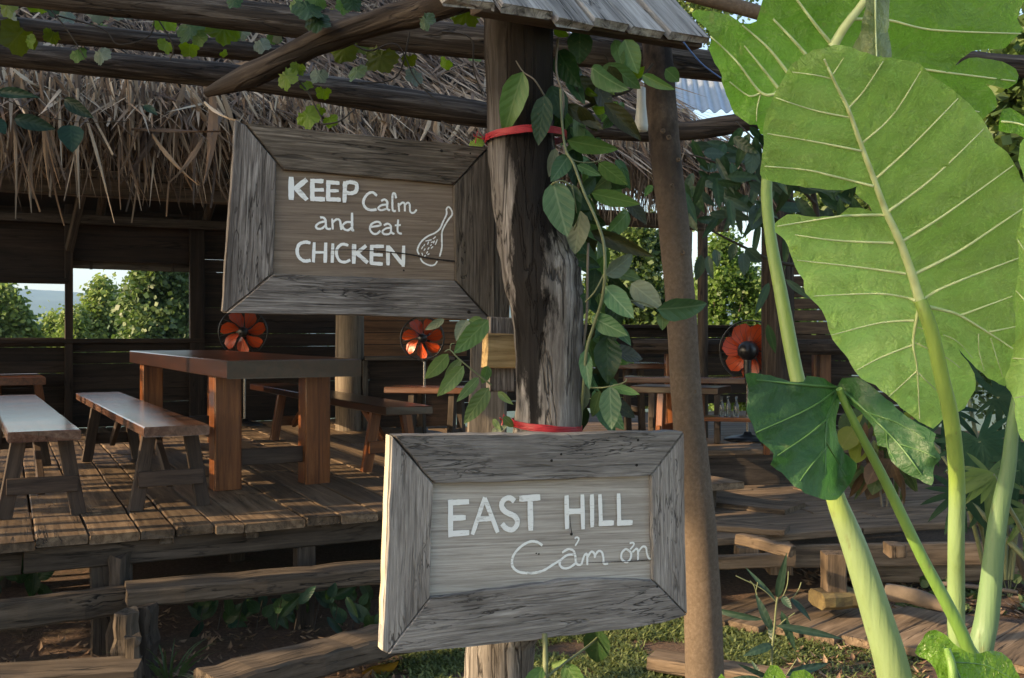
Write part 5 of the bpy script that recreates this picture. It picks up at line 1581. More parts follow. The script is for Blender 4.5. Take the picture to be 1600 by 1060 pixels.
for q in [(937, 983, 928, 1040, 46, 2.5, L_DARK), (850, 1044, 812, 1085, 26, 2.3, L_MID), (883, 1037, 915, 1090, 34, 2.28, L_MID), (862, 1040, 880, 1034, 10, 2.3, L_LIGHT)]:
    place(spr2, *q)
stem(spr2, [(851, 990, 2.32), (852, 1030, 2.31), (852, 1070, 2.3), (850, 1300, 2.3), (850, 1610, 2.3)], 0.006, 0.007, STEM)
stem(spr2, [(940, 975, 2.5), (930, 1000, 2.5), (870, 1045, 2.35), (853, 1060, 2.32)], 0.003, 0.003, STEM)

# ------------------------------------------------------------------ lobed vine on the pergola
def lobed_mesh(seed):
    r = random.Random(seed)
    n = 40
    out = []
    for i in range(n):
        a = 2 * math.pi * i / n
        rr_ = 0.5 * (0.72 + 0.20 * abs(math.cos(2.5 * (a - math.pi))) + 0.05 * math.cos(15 * a + seed) + r.uniform(-0.03, 0.03))
        if abs(a - math.pi) < 0.35: rr_ *= 0.55
        out.append((0.45 + rr_ * math.cos(a), rr_ * math.sin(a), 0.06 * math.cos(2 * a) - 0.12 * abs(math.sin(a)) * rr_))
    mid_ = [(0.45 + 0.5 * (x - 0.45), 0.5 * y, z * 0.35 + 0.02 * math.sin(5 * i)) for i, (x, y, z) in enumerate(out)]
    mb = MB()
    vs = [(0.40, 0, 0.02)] + mid_ + out
    fs = [(0, 1 + i, 1 + (i + 1) % n) for i in range(n)] + [(1 + i, 1 + n + i, 1 + n + (i + 1) % n, 1 + (i + 1) % n) for i in range(n)]
    mb.add(vs, fs, True)
    return mb.mesh('leaf')
LO = [lobed_mesh(k) for k in range(4)]
gv = thing('grape_vine', P(450, 80, 3.2), 'lobed leaf vine trailing over the pergola logs, backlit yellow green', 'vine')
L_YEL = leafmat('vine_leaf_yellowish', (0.08, 0.105, 0.014), (0.13, 0.16, 0.035), trans=0.45, veins=4)
for (x, y, s, m, Y) in [(25, 60, 62, L_YEL, 3.2), (48, 66, 22, L_LIME, 3.15), (258, 32, 46, L_LIME, 3.25), (346, 48, 54, L_LIME, 3.2), (258, 73, 26, L_LIME, 3.3), (296, 78, 32, L_LIME, 3.3), (350, 84, 14, L_LIME, 3.3),
                        (538, 82, 46, L_YEL, 2.9), (594, 94, 54, L_YEL, 2.9), (450, 124, 38, L_LIME, 2.75), (466, 108, 26, L_LIME, 2.74), (483, 184, 42, L_LIME, 2.75), (500, 172, 18, L_LIME, 2.75), (517, 190, 26, L_LIME, 2.75), (505, 146, 26, L_LIME, 2.75), (480, 134, 20, L_LIME, 2.75), (498, 120, 30, L_PALE, 2.75),
                        (745, 225, 26, L_LIME, 2.7), (482, 16, 46, L_DARK, 2.75), (498, 36, 40, L_DARK, 2.75), (492, 4, 36, L_MID, 2.75), (465, 8, 30, L_MID, 2.8), (366, 4, 26, L_DARK, 2.9), (668, 34, 30, L_DARK, 2.6), (728, 22, 54, L_YEL, 2.8), (712, 12, 40, L_MID, 2.8), (748, 10, 40, L_LIME, 2.85), (550, 6, 34, L_DARK, 2.8),
                        (640, 95, 26, L_YEL, 2.95), (150, 18, 40, L_PALE, 3.3), (190, 20, 36, L_PALE, 3.3), (60, 6, 40, L_LIME, 3.2), (15, 12, 36, L_LIME, 3.2), (105, 28, 26, L_PALE, 3.3), (410, 72, 30, L_PALE, 3.35), (430, 60, 26, L_MID, 3.3), (380, 52, 28, L_PALE, 3.35), (80, 12, 30, L_DARK, 3.2), (535, 12, 26, L_MID, 2.8)]:
    a = rl.uniform(0.6, 2.4)
    dx, dy_ = math.cos(a) * s * 0.5, math.sin(a) * s * 0.5
    place(gv, x - dx, y - dy_, x + dx, y + dy_, s * 1.0, Y, m, LO, 0.92, dy=rl.uniform(-0.06, 0.03), roll=rl.uniform(-0.5, 0.5))
for k in range(26):
    x, y = rl.uniform(-5, 760), 0
    y = 10 + x * 0.07 + rl.choice([-12, 22, 40, 62]) + rl.uniform(-8, 8)
    s = rl.uniform(18, 46)
    a = rl.uniform(0.6, 2.4)
    place(gv, x - math.cos(a) * s / 2, y - math.sin(a) * s / 2, x + math.cos(a) * s / 2, y + math.sin(a) * s / 2, s, rl.uniform(3.2, 3.5), rl.choice([L_LIME, L_YEL, L_LIGHT, L_PALE, L_MID]), LO, 0.92, dy=rl.uniform(-0.06, 0.03), roll=rl.uniform(-0.7, 0.7))
for pts in [[(-20, 20, 3.2), (30, 12, 3.2), (60, -5, 3.2)], [(55, -10, 3.2), (100, 40, 3.15), (135, 95, 3.15)], [(90, 25, 3.2), (160, 45, 3.2), (185, 70, 3.2), (235, 55, 3.2), (240, 10, 3.2)], [(240, 20, 3.2), (270, 70, 3.2), (265, 95, 3.2)], [(455, 115, 2.75), (478, 140, 2.74), (492, 165, 2.74), (505, 190, 2.74)],
            [(540, 60, 2.9), (575, 80, 2.9), (620, 70, 2.9), (650, 125, 2.9), (690, 165, 2.9)], [(640, 50, 2.9), (620, 120, 2.9), (560, 130, 2.85)], [(470, -10, 2.8), (486, 30, 2.76), (500, 60, 2.8)], [(690, 50, 2.9), (735, 60, 2.9), (740, 110, 2.9), (755, 150, 2.9)], [(500, 195, 2.75), (530, 190, 2.75), (555, 170, 2.8)], [(690, 190, 2.75), (720, 210, 2.72), (745, 222, 2.7)]]:
    stem(gv, pts, 0.0028, 0.0018, STEMD, k=5)
dl = thing('hanging_creeper', P(80, 180, 3.6), 'dark green creeper leaves hanging in front of the thatch at far left', 'creeper')
for (bx, by, tx, ty, w_) in [(-4, 146, 52, 147, 18), (22, 186, 84, 200, 26), (100, 155, 142, 183, 22), (110, 196, 112, 232, 40), (-12, 185, 8, 208, 24), (225, 165, 245, 178, 12)]:
    place(dl, bx, by, tx, ty, w_, 3.6, L_DEEP, OV)
stem(dl, [(-20, 140, 3.6), (40, 170, 3.6), (110, 190, 3.6), (200, 190, 3.6)], 0.002, 0.0015, STEMD, k=5)
# blue wire under the little roof
wr_ = MB()
wr_.tube(smooth_path([P(1068, 66, 2.6), P(1082, 84, 2.62), P(1100, 103, 2.65), P(1126, 122, 2.7)], None, 5), 0.0022, 6)
ob('wire', wr_, plain('blue_wire', (0.05, 0.12, 0.3), 0.4), None, None, label='thin blue wire hanging below the right end of the plank roof', cat='wire')
piece_mb = MB()
piece_mb.lathe(Matrix.Identity(4), [(0.001, 0.08), (0.012, 0.075), (0.013, 0.03), (0.019, -0.03), (0.018, -0.045), (0.001, -0.048)], 10)
ob('pale_hanging_piece', piece_mb, plain('whitish_piece', (0.45, 0.47, 0.45), 0.6), None, Matrix.Translation(P(1002, 180, 2.85)), label='small whitish tapered object left of the trunk post top', cat='lamp shade')  # small whitish tapered form, object not identified
# ------------------------------------------------------------------ elephant ear plant
def alo_mat(name, base, patch, trans, rough=0.42, bump=0.65):
    m, t, b = nmat(name)
    v = coords(t, (1, 1, 1), False)
    n1 = nz(t, v, 7, 5, 0.6)
    n2 = nz(t, v, 60, 4, 0.6, 0.8)
    col = mix(t, ramp(t, n1, [(0.35, (0, 0, 0)), (0.65, (1, 1, 1))]), base, patch)
    n3 = nz(t, coords(t, (3, 3, 3), False), 1.0, 3, 0.5)
    col = mix(t, ramp(t, n3, [(0.35, (0.75, 0.75, 0.75)), (0.62, (0, 0, 0))]), col, tuple(c * 0.62 for c in base))
    vein2 = nz(t, coords(t, (26, 26, 26), False), 1.0, 3, 0.5, 2.2)
    v2m = ramp(t, math_(t, 'ABSOLUTE', math_(t, 'SUBTRACT', vein2, 0.5)), [(0.0, (1, 1, 1)), (0.02, (0, 0, 0))])
    col = mix(t, math_(t, 'MULTIPLY', v2m, 0.16), col, tuple(min(1, c * 1.6) for c in patch))
    vor = N(t, 'ShaderNodeTexVoronoi', feature='DISTANCE_TO_EDGE', i_Scale=120.0, i_Randomness=0.9)
    t.links.new(v, vor.inputs['Vector'])
    net = ramp(t, vor.outputs['Distance'], [(0.0, (1, 1, 1)), (0.05, (0, 0, 0))])
    col = mix(t, math_(t, 'MULTIPLY', net, 0.08), col, tuple(min(1, c * 1.7) for c in patch))
    sp = ramp(t, nz(t, v, 26, 2, 0.5), [(0.70, (0, 0, 0)), (0.76, (1, 1, 1))])
    col = mix(t, math_(t, 'MULTIPLY', sp, 0.4), col, (0.20, 0.20, 0.06))
    t.links.new(col, b.inputs['Base Color'])
    b.inputs['Roughness'].default_value = rough
    b.inputs['Specular IOR Level'].default_value = 0.5
    bp = N(t, 'ShaderNodeBump', i_Strength=bump, i_Distance=0.02)
    wv = nz(t, v, 16, 4, 0.55, 0.6)
    t.links.new(math_(t, 'ADD', math_(t, 'ADD', math_(t, 'MULTIPLY', wv, 2.6), math_(t, 'MULTIPLY', n2, 0.25)), math_(t, 'MULTIPLY', net, 0.10)), bp.inputs['Height'])
    t.links.new(bp.outputs[0], b.inputs['Normal'])
    tr = N(t, 'ShaderNodeBsdfTranslucent')
    t.links.new(bp.outputs[0], tr.inputs['Normal'])
    hs = N(t, 'ShaderNodeHueSaturation', i_Saturation=1.1, i_Value=2.7)
    t.links.new(col, hs.inputs['Color'])
    t.links.new(hs.outputs[0], tr.inputs[0])
    mx = N(t, 'ShaderNodeMixShader', i_0=trans)
    t.links.new(b.outputs[0], mx.inputs[1])
    t.links.new(tr.outputs[0], mx.inputs[2])
    t.links.new(mx.outputs[0], t.nodes['Material Output'].inputs[0])
    return m
ALO_UNDER = alo_mat('elephant_ear_underside', (0.235, 0.35, 0.08), (0.325, 0.44, 0.13), 0.56)
ALO_BACK = alo_mat('elephant_ear_back_leaf', (0.14, 0.255, 0.04), (0.185, 0.31, 0.065), 0.55)
ALO_TOP = alo_mat('elephant_ear_top_side', (0.022, 0.075, 0.022), (0.04, 0.115, 0.036), 0.25, 0.5, 0.3)
ALO_YOUNG = alo_mat('elephant_ear_young', (0.13, 0.27, 0.035), (0.17, 0.32, 0.05), 0.5, 0.33)
ALO_OLD = alo_mat('elephant_ear_withered', (0.16, 0.21, 0.08), (0.21, 0.24, 0.11), 0.4)
VEIN = plain('pale_vein', (0.52, 0.60, 0.30), 0.45, 0, 30, 0.15, 0.05)
VEINT = plain('green_vein', (0.07, 0.165, 0.045), 0.4, 0, 30, 0.15, 0.05)
def petiole_mat(name, c_hi, c_lo, z0, z1):
    m, t, b = nmat(name)
    ge = N(t, 'ShaderNodeNewGeometry')
    sp = N(t, 'ShaderNodeSeparateXYZ')
    t.links.new(ge.outputs['Position'], sp.inputs[0])
    n1 = nz(t, coords(t, (1, 1, 1), False), 9, 5, 0.6)
    zf = N(t, 'ShaderNodeMapRange', i_1=z0, i_2=z1)
    t.links.new(math_(t, 'ADD', sp.outputs[2], math_(t, 'MULTIPLY', math_(t, 'SUBTRACT', n1, 0.5), 0.12)), zf.inputs[0])
    col = mix(t, zf.outputs[0], c_lo, c_hi)
    st_ = nz(t, coords(t, (90, 90, 5), False), 1.0, 4, 0.6)
    col = mix(t, math_(t, 'MULTIPLY', st_, 0.6), col, tuple(c * 0.6 for c in c_hi))
    s2_ = ramp(t, nz(t, coords(t, (60, 60, 18), False), 1.0, 4, 0.7), [(0.60, (0, 0, 0)), (0.70, (1, 1, 1))])
    col = mix(t, math_(t, 'MULTIPLY', s2_, 0.55), col, (0.13, 0.13, 0.05))
    t.links.new(col, b.inputs['Base Color'])
    b.inputs['Roughness'].default_value = 0.5
    b.inputs['Subsurface Weight'].default_value = 0.12
    b.inputs['Subsurface Radius'].default_value = (0.02, 0.03, 0.01)
    bp = N(t, 'ShaderNodeBump', i_Strength=0.6, i_Distance=0.004)
    t.links.new(st_, bp.inputs['Height'])
    t.links.new(bp.outputs[0], b.inputs['Normal'])
    return m
PET_A = petiole_mat('petiole_pale', (0.22, 0.31, 0.07), (0.21, 0.30, 0.15), 1.27, 1.31)
PET_B = petiole_mat('petiole_two_tone', (0.25, 0.37, 0.075), (0.22, 0.33, 0.16), 1.30, 1.36)
PET_C = petiole_mat('petiole_green', (0.15, 0.27, 0.05), (0.12, 0.24, 0.05), 1.1, 1.5)
PET_D = petiole_mat('petiole_bluish', (0.14, 0.24, 0.10), (0.16, 0.26, 0.13), 1.1, 1.5)

ear = thing('elephant_ear_plant', (1.03, 1.62, 0), 'giant elephant ear plant with huge pale veined leaves filling the right side', 'plant')
def seg_dist(p, a, b_):
    ab = b_ - a
    t = max(0, min(1, (p - a).dot(ab) / max(1e-9, ab.length_squared)))
    return (p - a - ab * t).length
def big_leaf(outline, veins, depth, mat, veinmat=VEIN, amp=0.010, step=17, side=-1, vscale=1.0, edge=0.006, seed=0, crease=30.0):
    """leaf blade from its outline, bulging between the ribs; veins are real ribs: (points, r0, r1) in photo pixels"""
    r = random.Random(seed)
    o = [V(p) for p in outline]
    ring = []
    for i, p in enumerate(o):
        q = o[(i + 1) % len(o)]
        a0, d0 = o[i - 1], o[(i + 2) % len(o)]
        k = max(1, int((q - p).length / 9))
        for j in range(k):
            e = cr(a0, p, q, d0, j / k) if (q - p).length > 14 else p.lerp(q, j / k)
            e = e + V((r.uniform(-1, 1), r.uniform(-1, 1))) * 1.3
            ring.append(e)
    n = len(ring)
    xs = [p.x for p in ring]; ys = [p.y for p in ring]
    vs = [V((p.x, p.y)) for p in ring]
    y = min(ys)
    row = 0
    def inside(px, py):
        c = False
        j = n - 1
        for i in range(n):
            if (ring[i].y > py) != (ring[j].y > py) and px < (ring[j].x - ring[i].x) * (py - ring[i].y) / (ring[j].y - ring[i].y) + ring[i].x:
                c = not c
            j = i
        return c
    while y < max(ys):
        x = min(xs) + (step / 2 if row % 2 else 0)
        while x < max(xs):
            if inside(x, y):
                q = V((x, y))
                if min((q - p).length for p in ring) > step * 0.45:
                    vs.append(q + V((r.uniform(-1, 1), r.uniform(-1, 1))) * 1.5)
            x += step
        y += step * 0.87
        row += 1
    for pts, _, _ in veins:            # points on the ribs so the creases follow them
        sp = smooth_path([V(p) for p in pts], None, 4)
        for q in sp:
            if inside(q.x, q.y) and min((q - p).length for p in vs) > 3.5: vs.append(q)
    edges = [(i, (i + 1) % n) for i in range(n)]
    res = delaunay_2d_cdt(vs, edges, [], 1, 1e-4)
    v2, f2 = res[0], res[2]
    segs = []
    for pts, _, _ in veins:
        sp = smooth_path([V(p) for p in pts], None, 3)
        segs += [(sp[i], sp[i + 1]) for i in range(len(sp) - 1)]
    def Yat(p):
        if segs:
            d = min(seg_dist(p, a, b_) for a, b_ in segs)
            bul = amp * (1 - math.exp(-(d / crease) ** 1.3))
        else: bul = 0
        de = min((p - q).length for q in ring[::2])
        ed = edge * math.exp(-de / 14) * math.sin(p.x * 0.06 + p.y * 0.075 + seed)
        wr = 0.0075 * noise.noise(V((p.x * 0.035, p.y * 0.035, seed))) + 0.0045 * noise.noise(V((p.x * 0.075, p.y * 0.09, seed)))
        return depth(p.x, p.y) - side * bul + ed + wr
    cx_, cy_ = sum(xs) / n, sum(ys) / n
    org = P(cx_, cy_, depth(cx_, cy_))
    mb = MB()
    mb.add([P(p.x, p.y, Yat(p)) - org for p in v2], [tuple(f) for f in f2], True)
    lf = ob('leaf', mb, mat, ear, Matrix.Translation(org))
    for pts, r0, r1 in veins:
        sp = smooth_path([V(p) for p in pts], None, 6)
        m_ = len(sp)
        w3 = []
        for q in sp:
            Yq = Yat(V((q.x, q.y))) + (-0.0012 if side < 0 else -0.0006)
            w3.append(P(q.x, q.y, Yq) - org)
        vm = MB()
        rad_ = [(r0 + (r1 - r0) * (i / (m_ - 1)) ** 0.8) / F * depth(*pts[0]) * vscale for i in range(m_)]
        vm.tube(w3, rad_, 8)
        ob('vein', vm, veinmat, lf, Matrix.Translation(org))
    return lf

# the big leaf seen from below
D1 = lambda x, y: 1.62 - 0.00042 * (660 - y) + 0.00000065 * (x - (1290 + 0.36 * (y - 90))) ** 2 * 0.8 - 0.0000003 * max(0, 300 - y) ** 2
OUT1 = [(1287, 75), (1303, 71), (1325, 72), (1344, 81), (1378, 89), (1404, 93), (1438, 100), (1453, 117), (1476, 132), (1499, 149), (1525, 174), (1544, 200), (1555, 223), (1574, 238), (1587, 260), (1599, 287), (1606, 340), (1612, 420), (1606, 500), (1590, 545), (1578, 590), (1571, 604), (1563, 601), (1544, 590), (1525, 575), (1497, 544), (1512, 566), (1523, 584), (1525, 610), (1514, 622), (1508, 637), (1491, 646), (1476, 655), (1457, 669), (1442, 663), (1427, 652), (1408, 637), (1393, 622), (1367, 603), (1344, 591), (1329, 569), (1314, 546), (1297, 524), (1288, 493), (1272, 471), (1259, 459), (1255, 437), (1242, 418), (1235, 395), (1221, 369), (1210, 364), (1210, 351), (1231, 336), (1269, 338), (1314, 337), (1325, 325), (1342, 325), (1361, 329), (1348, 312), (1335, 302), (1338, 291), (1321, 298), (1269, 294), (1208, 285), (1191, 280), (1189, 260), (1193, 226), (1191, 204), (1197, 181), (1208, 151), (1220, 128), (1231, 109), (1246, 94), (1270, 78)]
VE1 = [([(1442, 482), (1435, 463), (1423, 424), (1406, 377), (1384, 330), (1365, 279), (1344, 223), (1325, 170), (1306, 132), (1288, 93)], 10.5, 1.8),
       ([(1303, 124), (1270, 117), (1238, 113)], 1.7, 0.8), ([(1328, 184), (1270, 172), (1212, 153)], 2.2, 0.9), ([(1345, 236), (1280, 223), (1199, 209)], 2.6, 1), ([(1364, 291), (1300, 275), (1261, 266), (1195, 260)], 2.8, 1.1), ([(1384, 336), (1330, 337), (1300, 340), (1214, 354)], 3.2, 1.2),
       ([(1396, 380), (1306, 376), (1242, 367)], 2.8, 1), ([(1415, 428), (1344, 418), (1246, 407)], 3.0, 1), ([(1430, 470), (1415, 465), (1367, 459), (1272, 463)], 3.4, 1.1),
       ([(1437, 478), (1431, 505), (1427, 539), (1433, 576), (1437, 655)], 4.2, 1.2), ([(1428, 501), (1374, 505), (1299, 524)], 2.8, 0.9), ([(1427, 539), (1378, 558), (1340, 578)], 2.4, 0.9), ([(1433, 580), (1389, 620)], 1.9, 0.8), ([(1431, 536), (1480, 560), (1500, 575)], 1.7, 0.7), ([(1434, 582), (1463, 610)], 1.8, 0.7), ([(1434, 512), (1490, 530), (1520, 560)], 1.3, 0.6),
       ([(1302, 116), (1318, 91)], 1.4, 0.7), ([(1326, 169), (1350, 142), (1380, 96)], 2.2, 0.9), ([(1347, 224), (1395, 180), (1439, 111)], 2.6, 0.9), ([(1368, 280), (1427, 226), (1497, 154)], 2.9, 1), ([(1386, 332), (1457, 279), (1537, 202)], 3.2, 1), ([(1407, 379), (1476, 336), (1583, 259)], 3.4, 1.1), ([(1426, 430), (1495, 395), (1563, 350), (1600, 325)], 3.6, 1.3), ([(1440, 470), (1469, 452), (1530, 427), (1596, 402)], 3.6, 1.3),
       ([(1442, 478), (1470, 484), (1499, 493), (1544, 520), (1584, 546)], 4.6, 1.2), ([(1501, 493), (1582, 463)], 2.6, 1), ([(1546, 519), (1590, 510)], 2.2, 0.9), ([(1529, 522), (1530, 550), (1538, 580)], 1.3, 0.6), ([(1548, 529), (1556, 555), (1567, 590)], 1.3, 0.6)]
big_leaf(OUT1, VE1, D1, ALO_UNDER, amp=0.020, seed=1, edge=0.012, vscale=0.85)
# leaf behind at the top
D2 = lambda x, y: 1.86 - 0.0005 * (200 - y) + 0.0000009 * (x - 1300) ** 2 * 0.5
OUT2 = [(1080, 19), (1105, 17), (1140, 25), (1159, 36), (1182, 34), (1188, 15), (1193, -5), (1210, -40), (1300, -120), (1420, -140), (1560, -90), (1606, -30), (1600, 2), (1589, 30), (1600, 47), (1582, 64), (1571, 74), (1548, 77), (1518, 81), (1491, 106), (1514, 91), (1540, 91), (1567, 98), (1588, 109), (1589, 128), (1571, 140), (1557, 134), (1542, 132), (1557, 151), (1559, 166), (1537, 185), (1500, 210), (1420, 230), (1330, 240), (1250, 225), (1189, 209), (1183, 195), (1171, 194), (1146, 177), (1140, 158), (1131, 140), (1127, 117), (1118, 98), (1106, 75), (1114, 60), (1098, 40)]
VE2 = [([(1301, 74), (1318, 45), (1352, 0), (1400, -70)], 9, 5), ([(1298, 68), (1275, 40), (1244, -2)], 3.4, 1.8), ([(1259, 85), (1235, 58), (1208, 30)], 3, 1.6), ([(1231, 114), (1200, 75), (1160, 40)], 3, 1.2), ([(1216, 138), (1190, 105), (1163, 72)], 2.8, 1), ([(1216, 146), (1189, 145), (1150, 95), (1110, 57)], 3, 1), ([(1189, 145), (1170, 150), (1140, 128)], 2, 0.8), ([(1295, 80), (1255, 110), (1212, 146)], 5, 3), ([(1188, 148), (1183, 170), (1182, 190)], 1.6, 0.7),
       ([(1330, 30), (1389, 32), (1457, 47), (1595, 53)], 3, 1.2), ([(1305, 80), (1380, 95), (1446, 109), (1586, 127)], 4, 1.2), ([(1330, 85), (1430, 150), (1530, 175)], 3, 1)]
big_leaf(OUT2, VE2, D2, ALO_BACK, amp=0.022, seed=2, edge=0.014)
# withered fold hanging over the top
D3 = lambda x, y: 1.52 + 0.0000 * y - 0.03 * (1 - ((x - 1363) / 30) ** 2)
big_leaf([(1357, -10), (1352, 15), (1344, 49), (1336, 66), (1331, 75), (1340, 89), (1350, 87), (1356, 93), (1369, 94), (1375, 87), (1382, 92), (1393, 89), (1392, 70), (1388, 57), (1389, 20), (1388, -10)], [([(1368, -8), (1368, 40), (1370, 92)], 1.6, 1.0)], D3, ALO_OLD, amp=0.003, seed=3, step=8, edge=0.01)
# dark leaf seen from above, two hanging lobes
D4 = lambda x, y: 1.47 - 0.00042 * abs(x - 1310) - 0.00030 * max(0, y - 600) + 0.05 * math.exp(-((x - 1316) / 22) ** 2) * (1 if y > 600 else 0.3)
OUT4 = [(1165, 586), (1193, 585), (1223, 593), (1255, 597), (1261, 587), (1276, 588), (1297, 598), (1308, 605), (1316, 592), (1337, 590), (1359, 601), (1378, 618), (1401, 637), (1427, 659), (1463, 678), (1458, 693), (1471, 718), (1461, 728), (1455, 758), (1434, 748), (1412, 737), (1393, 722), (1386, 701), (1372, 697), (1363, 667), (1344, 644), (1324, 627), (1314, 620), (1308, 648), (1308, 682), (1321, 708), (1337, 724), (1334, 742), (1322, 765), (1306, 780), (1285, 780), (1250, 766), (1232, 752), (1221, 740), (1205, 727), (1208, 708), (1186, 690), (1174, 663), (1165, 640), (1171, 614)]
VE4 = [([(1308, 608), (1297, 640), (1291, 662), (1289, 740)], 3.2, 1), ([(1306, 606), (1250, 601), (1182, 594)], 3.0, 1), ([(1304, 612), (1262, 640), (1182, 676)], 2.2, 0.8), ([(1293, 655), (1260, 682), (1215, 712)], 2, 0.8), ([(1290, 690), (1312, 728), (1322, 745)], 1.7, 0.7), ([(1290, 700), (1262, 735), (1250, 752)], 1.5, 0.7), ([(1316, 610), (1350, 640), (1404, 694), (1440, 742)], 3.0, 0.9), ([(1355, 645), (1400, 660), (1445, 685)], 1.7, 0.7), ([(1385, 675), (1388, 700), (1400, 722)], 1.5, 0.7), ([(1405, 694), (1440, 705), (1462, 716)], 1.4, 0.6)]
big_leaf(OUT4, VE4, D4, ALO_TOP, VEINT, amp=-0.010, seed=4, side=1, step=13, crease=20)
# leaf at the right edge, seen edge on, and the curled one above it
D5 = lambda x, y: 1.50 - 0.0011 * (x - 1590)
big_leaf([(1600, 215), (1592, 238), (1594, 262), (1601, 288), (1597, 331), (1589, 373), (1592, 400), (1589, 440), (1584, 481), (1587, 507), (1581, 564), (1570, 592), (1573, 606), (1584, 621), (1589, 663), (1600, 690), (1640, 690), (1700, 600), (1730, 460), (1700, 310), (1650, 230)], [([(1720, 470), (1650, 455), (1590, 375)], 3, 1), ([(1720, 480), (1640, 500), (1588, 455)], 2.5, 1), ([(1720, 490), (1640, 555), (1583, 560)], 2.5, 1), ([(1720, 500), (1650, 600), (1586, 622)], 2.5, 1)], D5, ALO_UNDER, amp=0.008, seed=5)
D6 = lambda x, y: 1.62 - 0.0006 * (x - 1560)
big_leaf([(1561, 185), (1566, 172), (1580, 168), (1592, 176), (1612, 190), (1650, 215), (1640, 235), (1603, 218), (1588, 208), (1572, 208), (1560, 204)], [([(1565, 190), (1600, 196), (1640, 222)], 2, 1)], D6, ALO_YOUNG, amp=0.004, seed=6, step=9)
# young leaf at the bottom right corner
D7 = lambda x, y: 1.40 - 0.0005 * (y - 980) + 0.00022 * abs(x - 1490)
big_leaf([(1430, 1021), (1441, 1000), (1453, 986), (1474, 989), (1495, 1010), (1510, 1020), (1523, 1023), (1544, 1017), (1565, 1021), (1580, 1033), (1588, 1048), (1596, 1070), (1590, 1120), (1550, 1165), (1500, 1170), (1470, 1130), (1465, 1062), (1455, 1037)], [([(1475, 1012), (1492, 1040), (1520, 1110)], 2, 1.2), ([(1490, 1035), (1540, 1040), (1580, 1060)], 1.3, 0.7), ([(1495, 1050), (1475, 1075)], 1.2, 0.7)], D7, ALO_YOUNG, VEINT, amp=-0.006, seed=7, side=1, step=12)
for pts in [[(1192, 1060), (1205, 1040), (1222, 1048), (1232, 1075), (1210, 1090), (1190, 1080)], [(1232, 1068), (1240, 1050), (1256, 1047), (1275, 1062), (1280, 1085), (1240, 1090)], [(1118, 1066), (1128, 1052), (1136, 1062), (1138, 1080), (1120, 1082)]]:
    cxx = sum(p[0] for p in pts) / len(pts)
    big_leaf(pts, [([(cxx, pts[0][1] - 4), (cxx + 2, pts[0][1] + 14)], 0.9, 0.6)], lambda x, y: 1.5 - 0.001 * (y - 1050), ALO_YOUNG, VEINT, amp=0.003, seed=8, step=9)
def petiole(pts, mat):
    p, rr_ = smooth_path([P(x, y, Y) for x, y, Y, w_ in pts], [w_ / 2 / F * Y for x, y, Y, w_ in pts], 6)
    mb = MB()
    mb.tube(p, rr_, 18, bump=0.03, seed=len(pts))
    ob('petiole', mb, mat, ear)
petiole([(1400, 2080, 1.66, 70), (1440, 1300, 1.64, 62), (1402, 1078, 1.62, 53), (1371, 965, 1.62, 47), (1337, 860, 1.62, 40), (1307, 782, 1.62, 30), (1284, 710, 1.63, 27), (1262, 640, 1.64, 24), (1244, 584, 1.66, 23), (1221, 463, 1.70, 21), (1204, 370, 1.74, 18), (1198, 283, 1.78, 17), (1215, 200, 1.80, 16), (1301, 74, 1.82, 16)], PET_A)
petiole([(1480, 2080, 1.68, 60), (1494, 1300, 1.66, 34), (1494, 960, 1.64, 26), (1494, 850, 1.605, 25), (1495, 750, 1.585, 24.5), (1487, 660, 1.565, 24), (1472, 591, 1.548, 23), (1457, 524, 1.533, 22), (1446, 490, 1.528, 21), (1438, 470, 1.530, 19)], PET_B)
petiole([(1480, 2080, 1.58, 40), (1570, 1200, 1.50, 24), (1512, 1012, 1.48, 21), (1440, 870, 1.48, 18), (1382, 750, 1.48, 15), (1340, 670, 1.48, 13), (1318, 625, 1.48, 12), (1311, 608, 1.475, 10)], PET_C)
petiole([(1490, 2080, 1.62, 60), (1512, 1200, 1.58, 42), (1531, 1025, 1.56, 37), (1543, 960, 1.56, 35), (1558, 824, 1.55, 28), (1575, 733, 1.54, 23), (1587, 640, 1.53, 18), (1620, 520, 1.50, 15), (1720, 480, 1.37, 14)], PET_D)
petiole([(1470, 2080, 1.5, 40), (1480, 1300, 1.42, 22), (1490, 1080, 1.36, 16), (1480, 1015, 1.38, 10)], PET_C)
rt = MB()
rt.tube([V((1.03, 1.68, -0.1)), V((1.03, 1.66, 0.05)), V((1.03, 1.66, 0.2))], [0.1, 0.1, 0.05], 12, bump=0.15)
ob('corm', rt, BARK, ear)

# ------------------------------------------------------------------ shrubs and plants at right
sh = thing('overhanging_shrub', (2.2, 4.6, 0), 'dark lance leaved shrub hanging between the trunk post and the elephant ear', 'shrub')
for (pts, r0, r1) in [([(1620, 940, 5.0), (1520, 720, 5.0), (1390, 560, 4.85), (1300, 440, 4.7), (1270, 300, 4.6), (1240, 180, 4.5)], 0.022, 0.010), ([(1290, 420, 4.7), (1215, 410, 4.6), (1160, 385, 4.5), (1110, 360, 4.45)], 0.010, 0.004), ([(1280, 340, 4.65), (1210, 300, 4.5), (1120, 255, 4.4), (1070, 240, 4.4)], 0.010, 0.003), ([(1300, 480, 4.7), (1360, 420, 4.6), (1400, 300, 4.6)], 0.012, 0.004), ([(1275, 320, 4.6), (1200, 240, 4.5), (1150, 190, 4.5)], 0.008, 0.003)]:
    stem(sh, pts, r0, r1, STEMD)
rs = random.Random(5)
L_SH = leafmat('shrub_leaf', (0.020, 0.050, 0.020), (0.05, 0.10, 0.04), trans=0.18, rough=0.35)
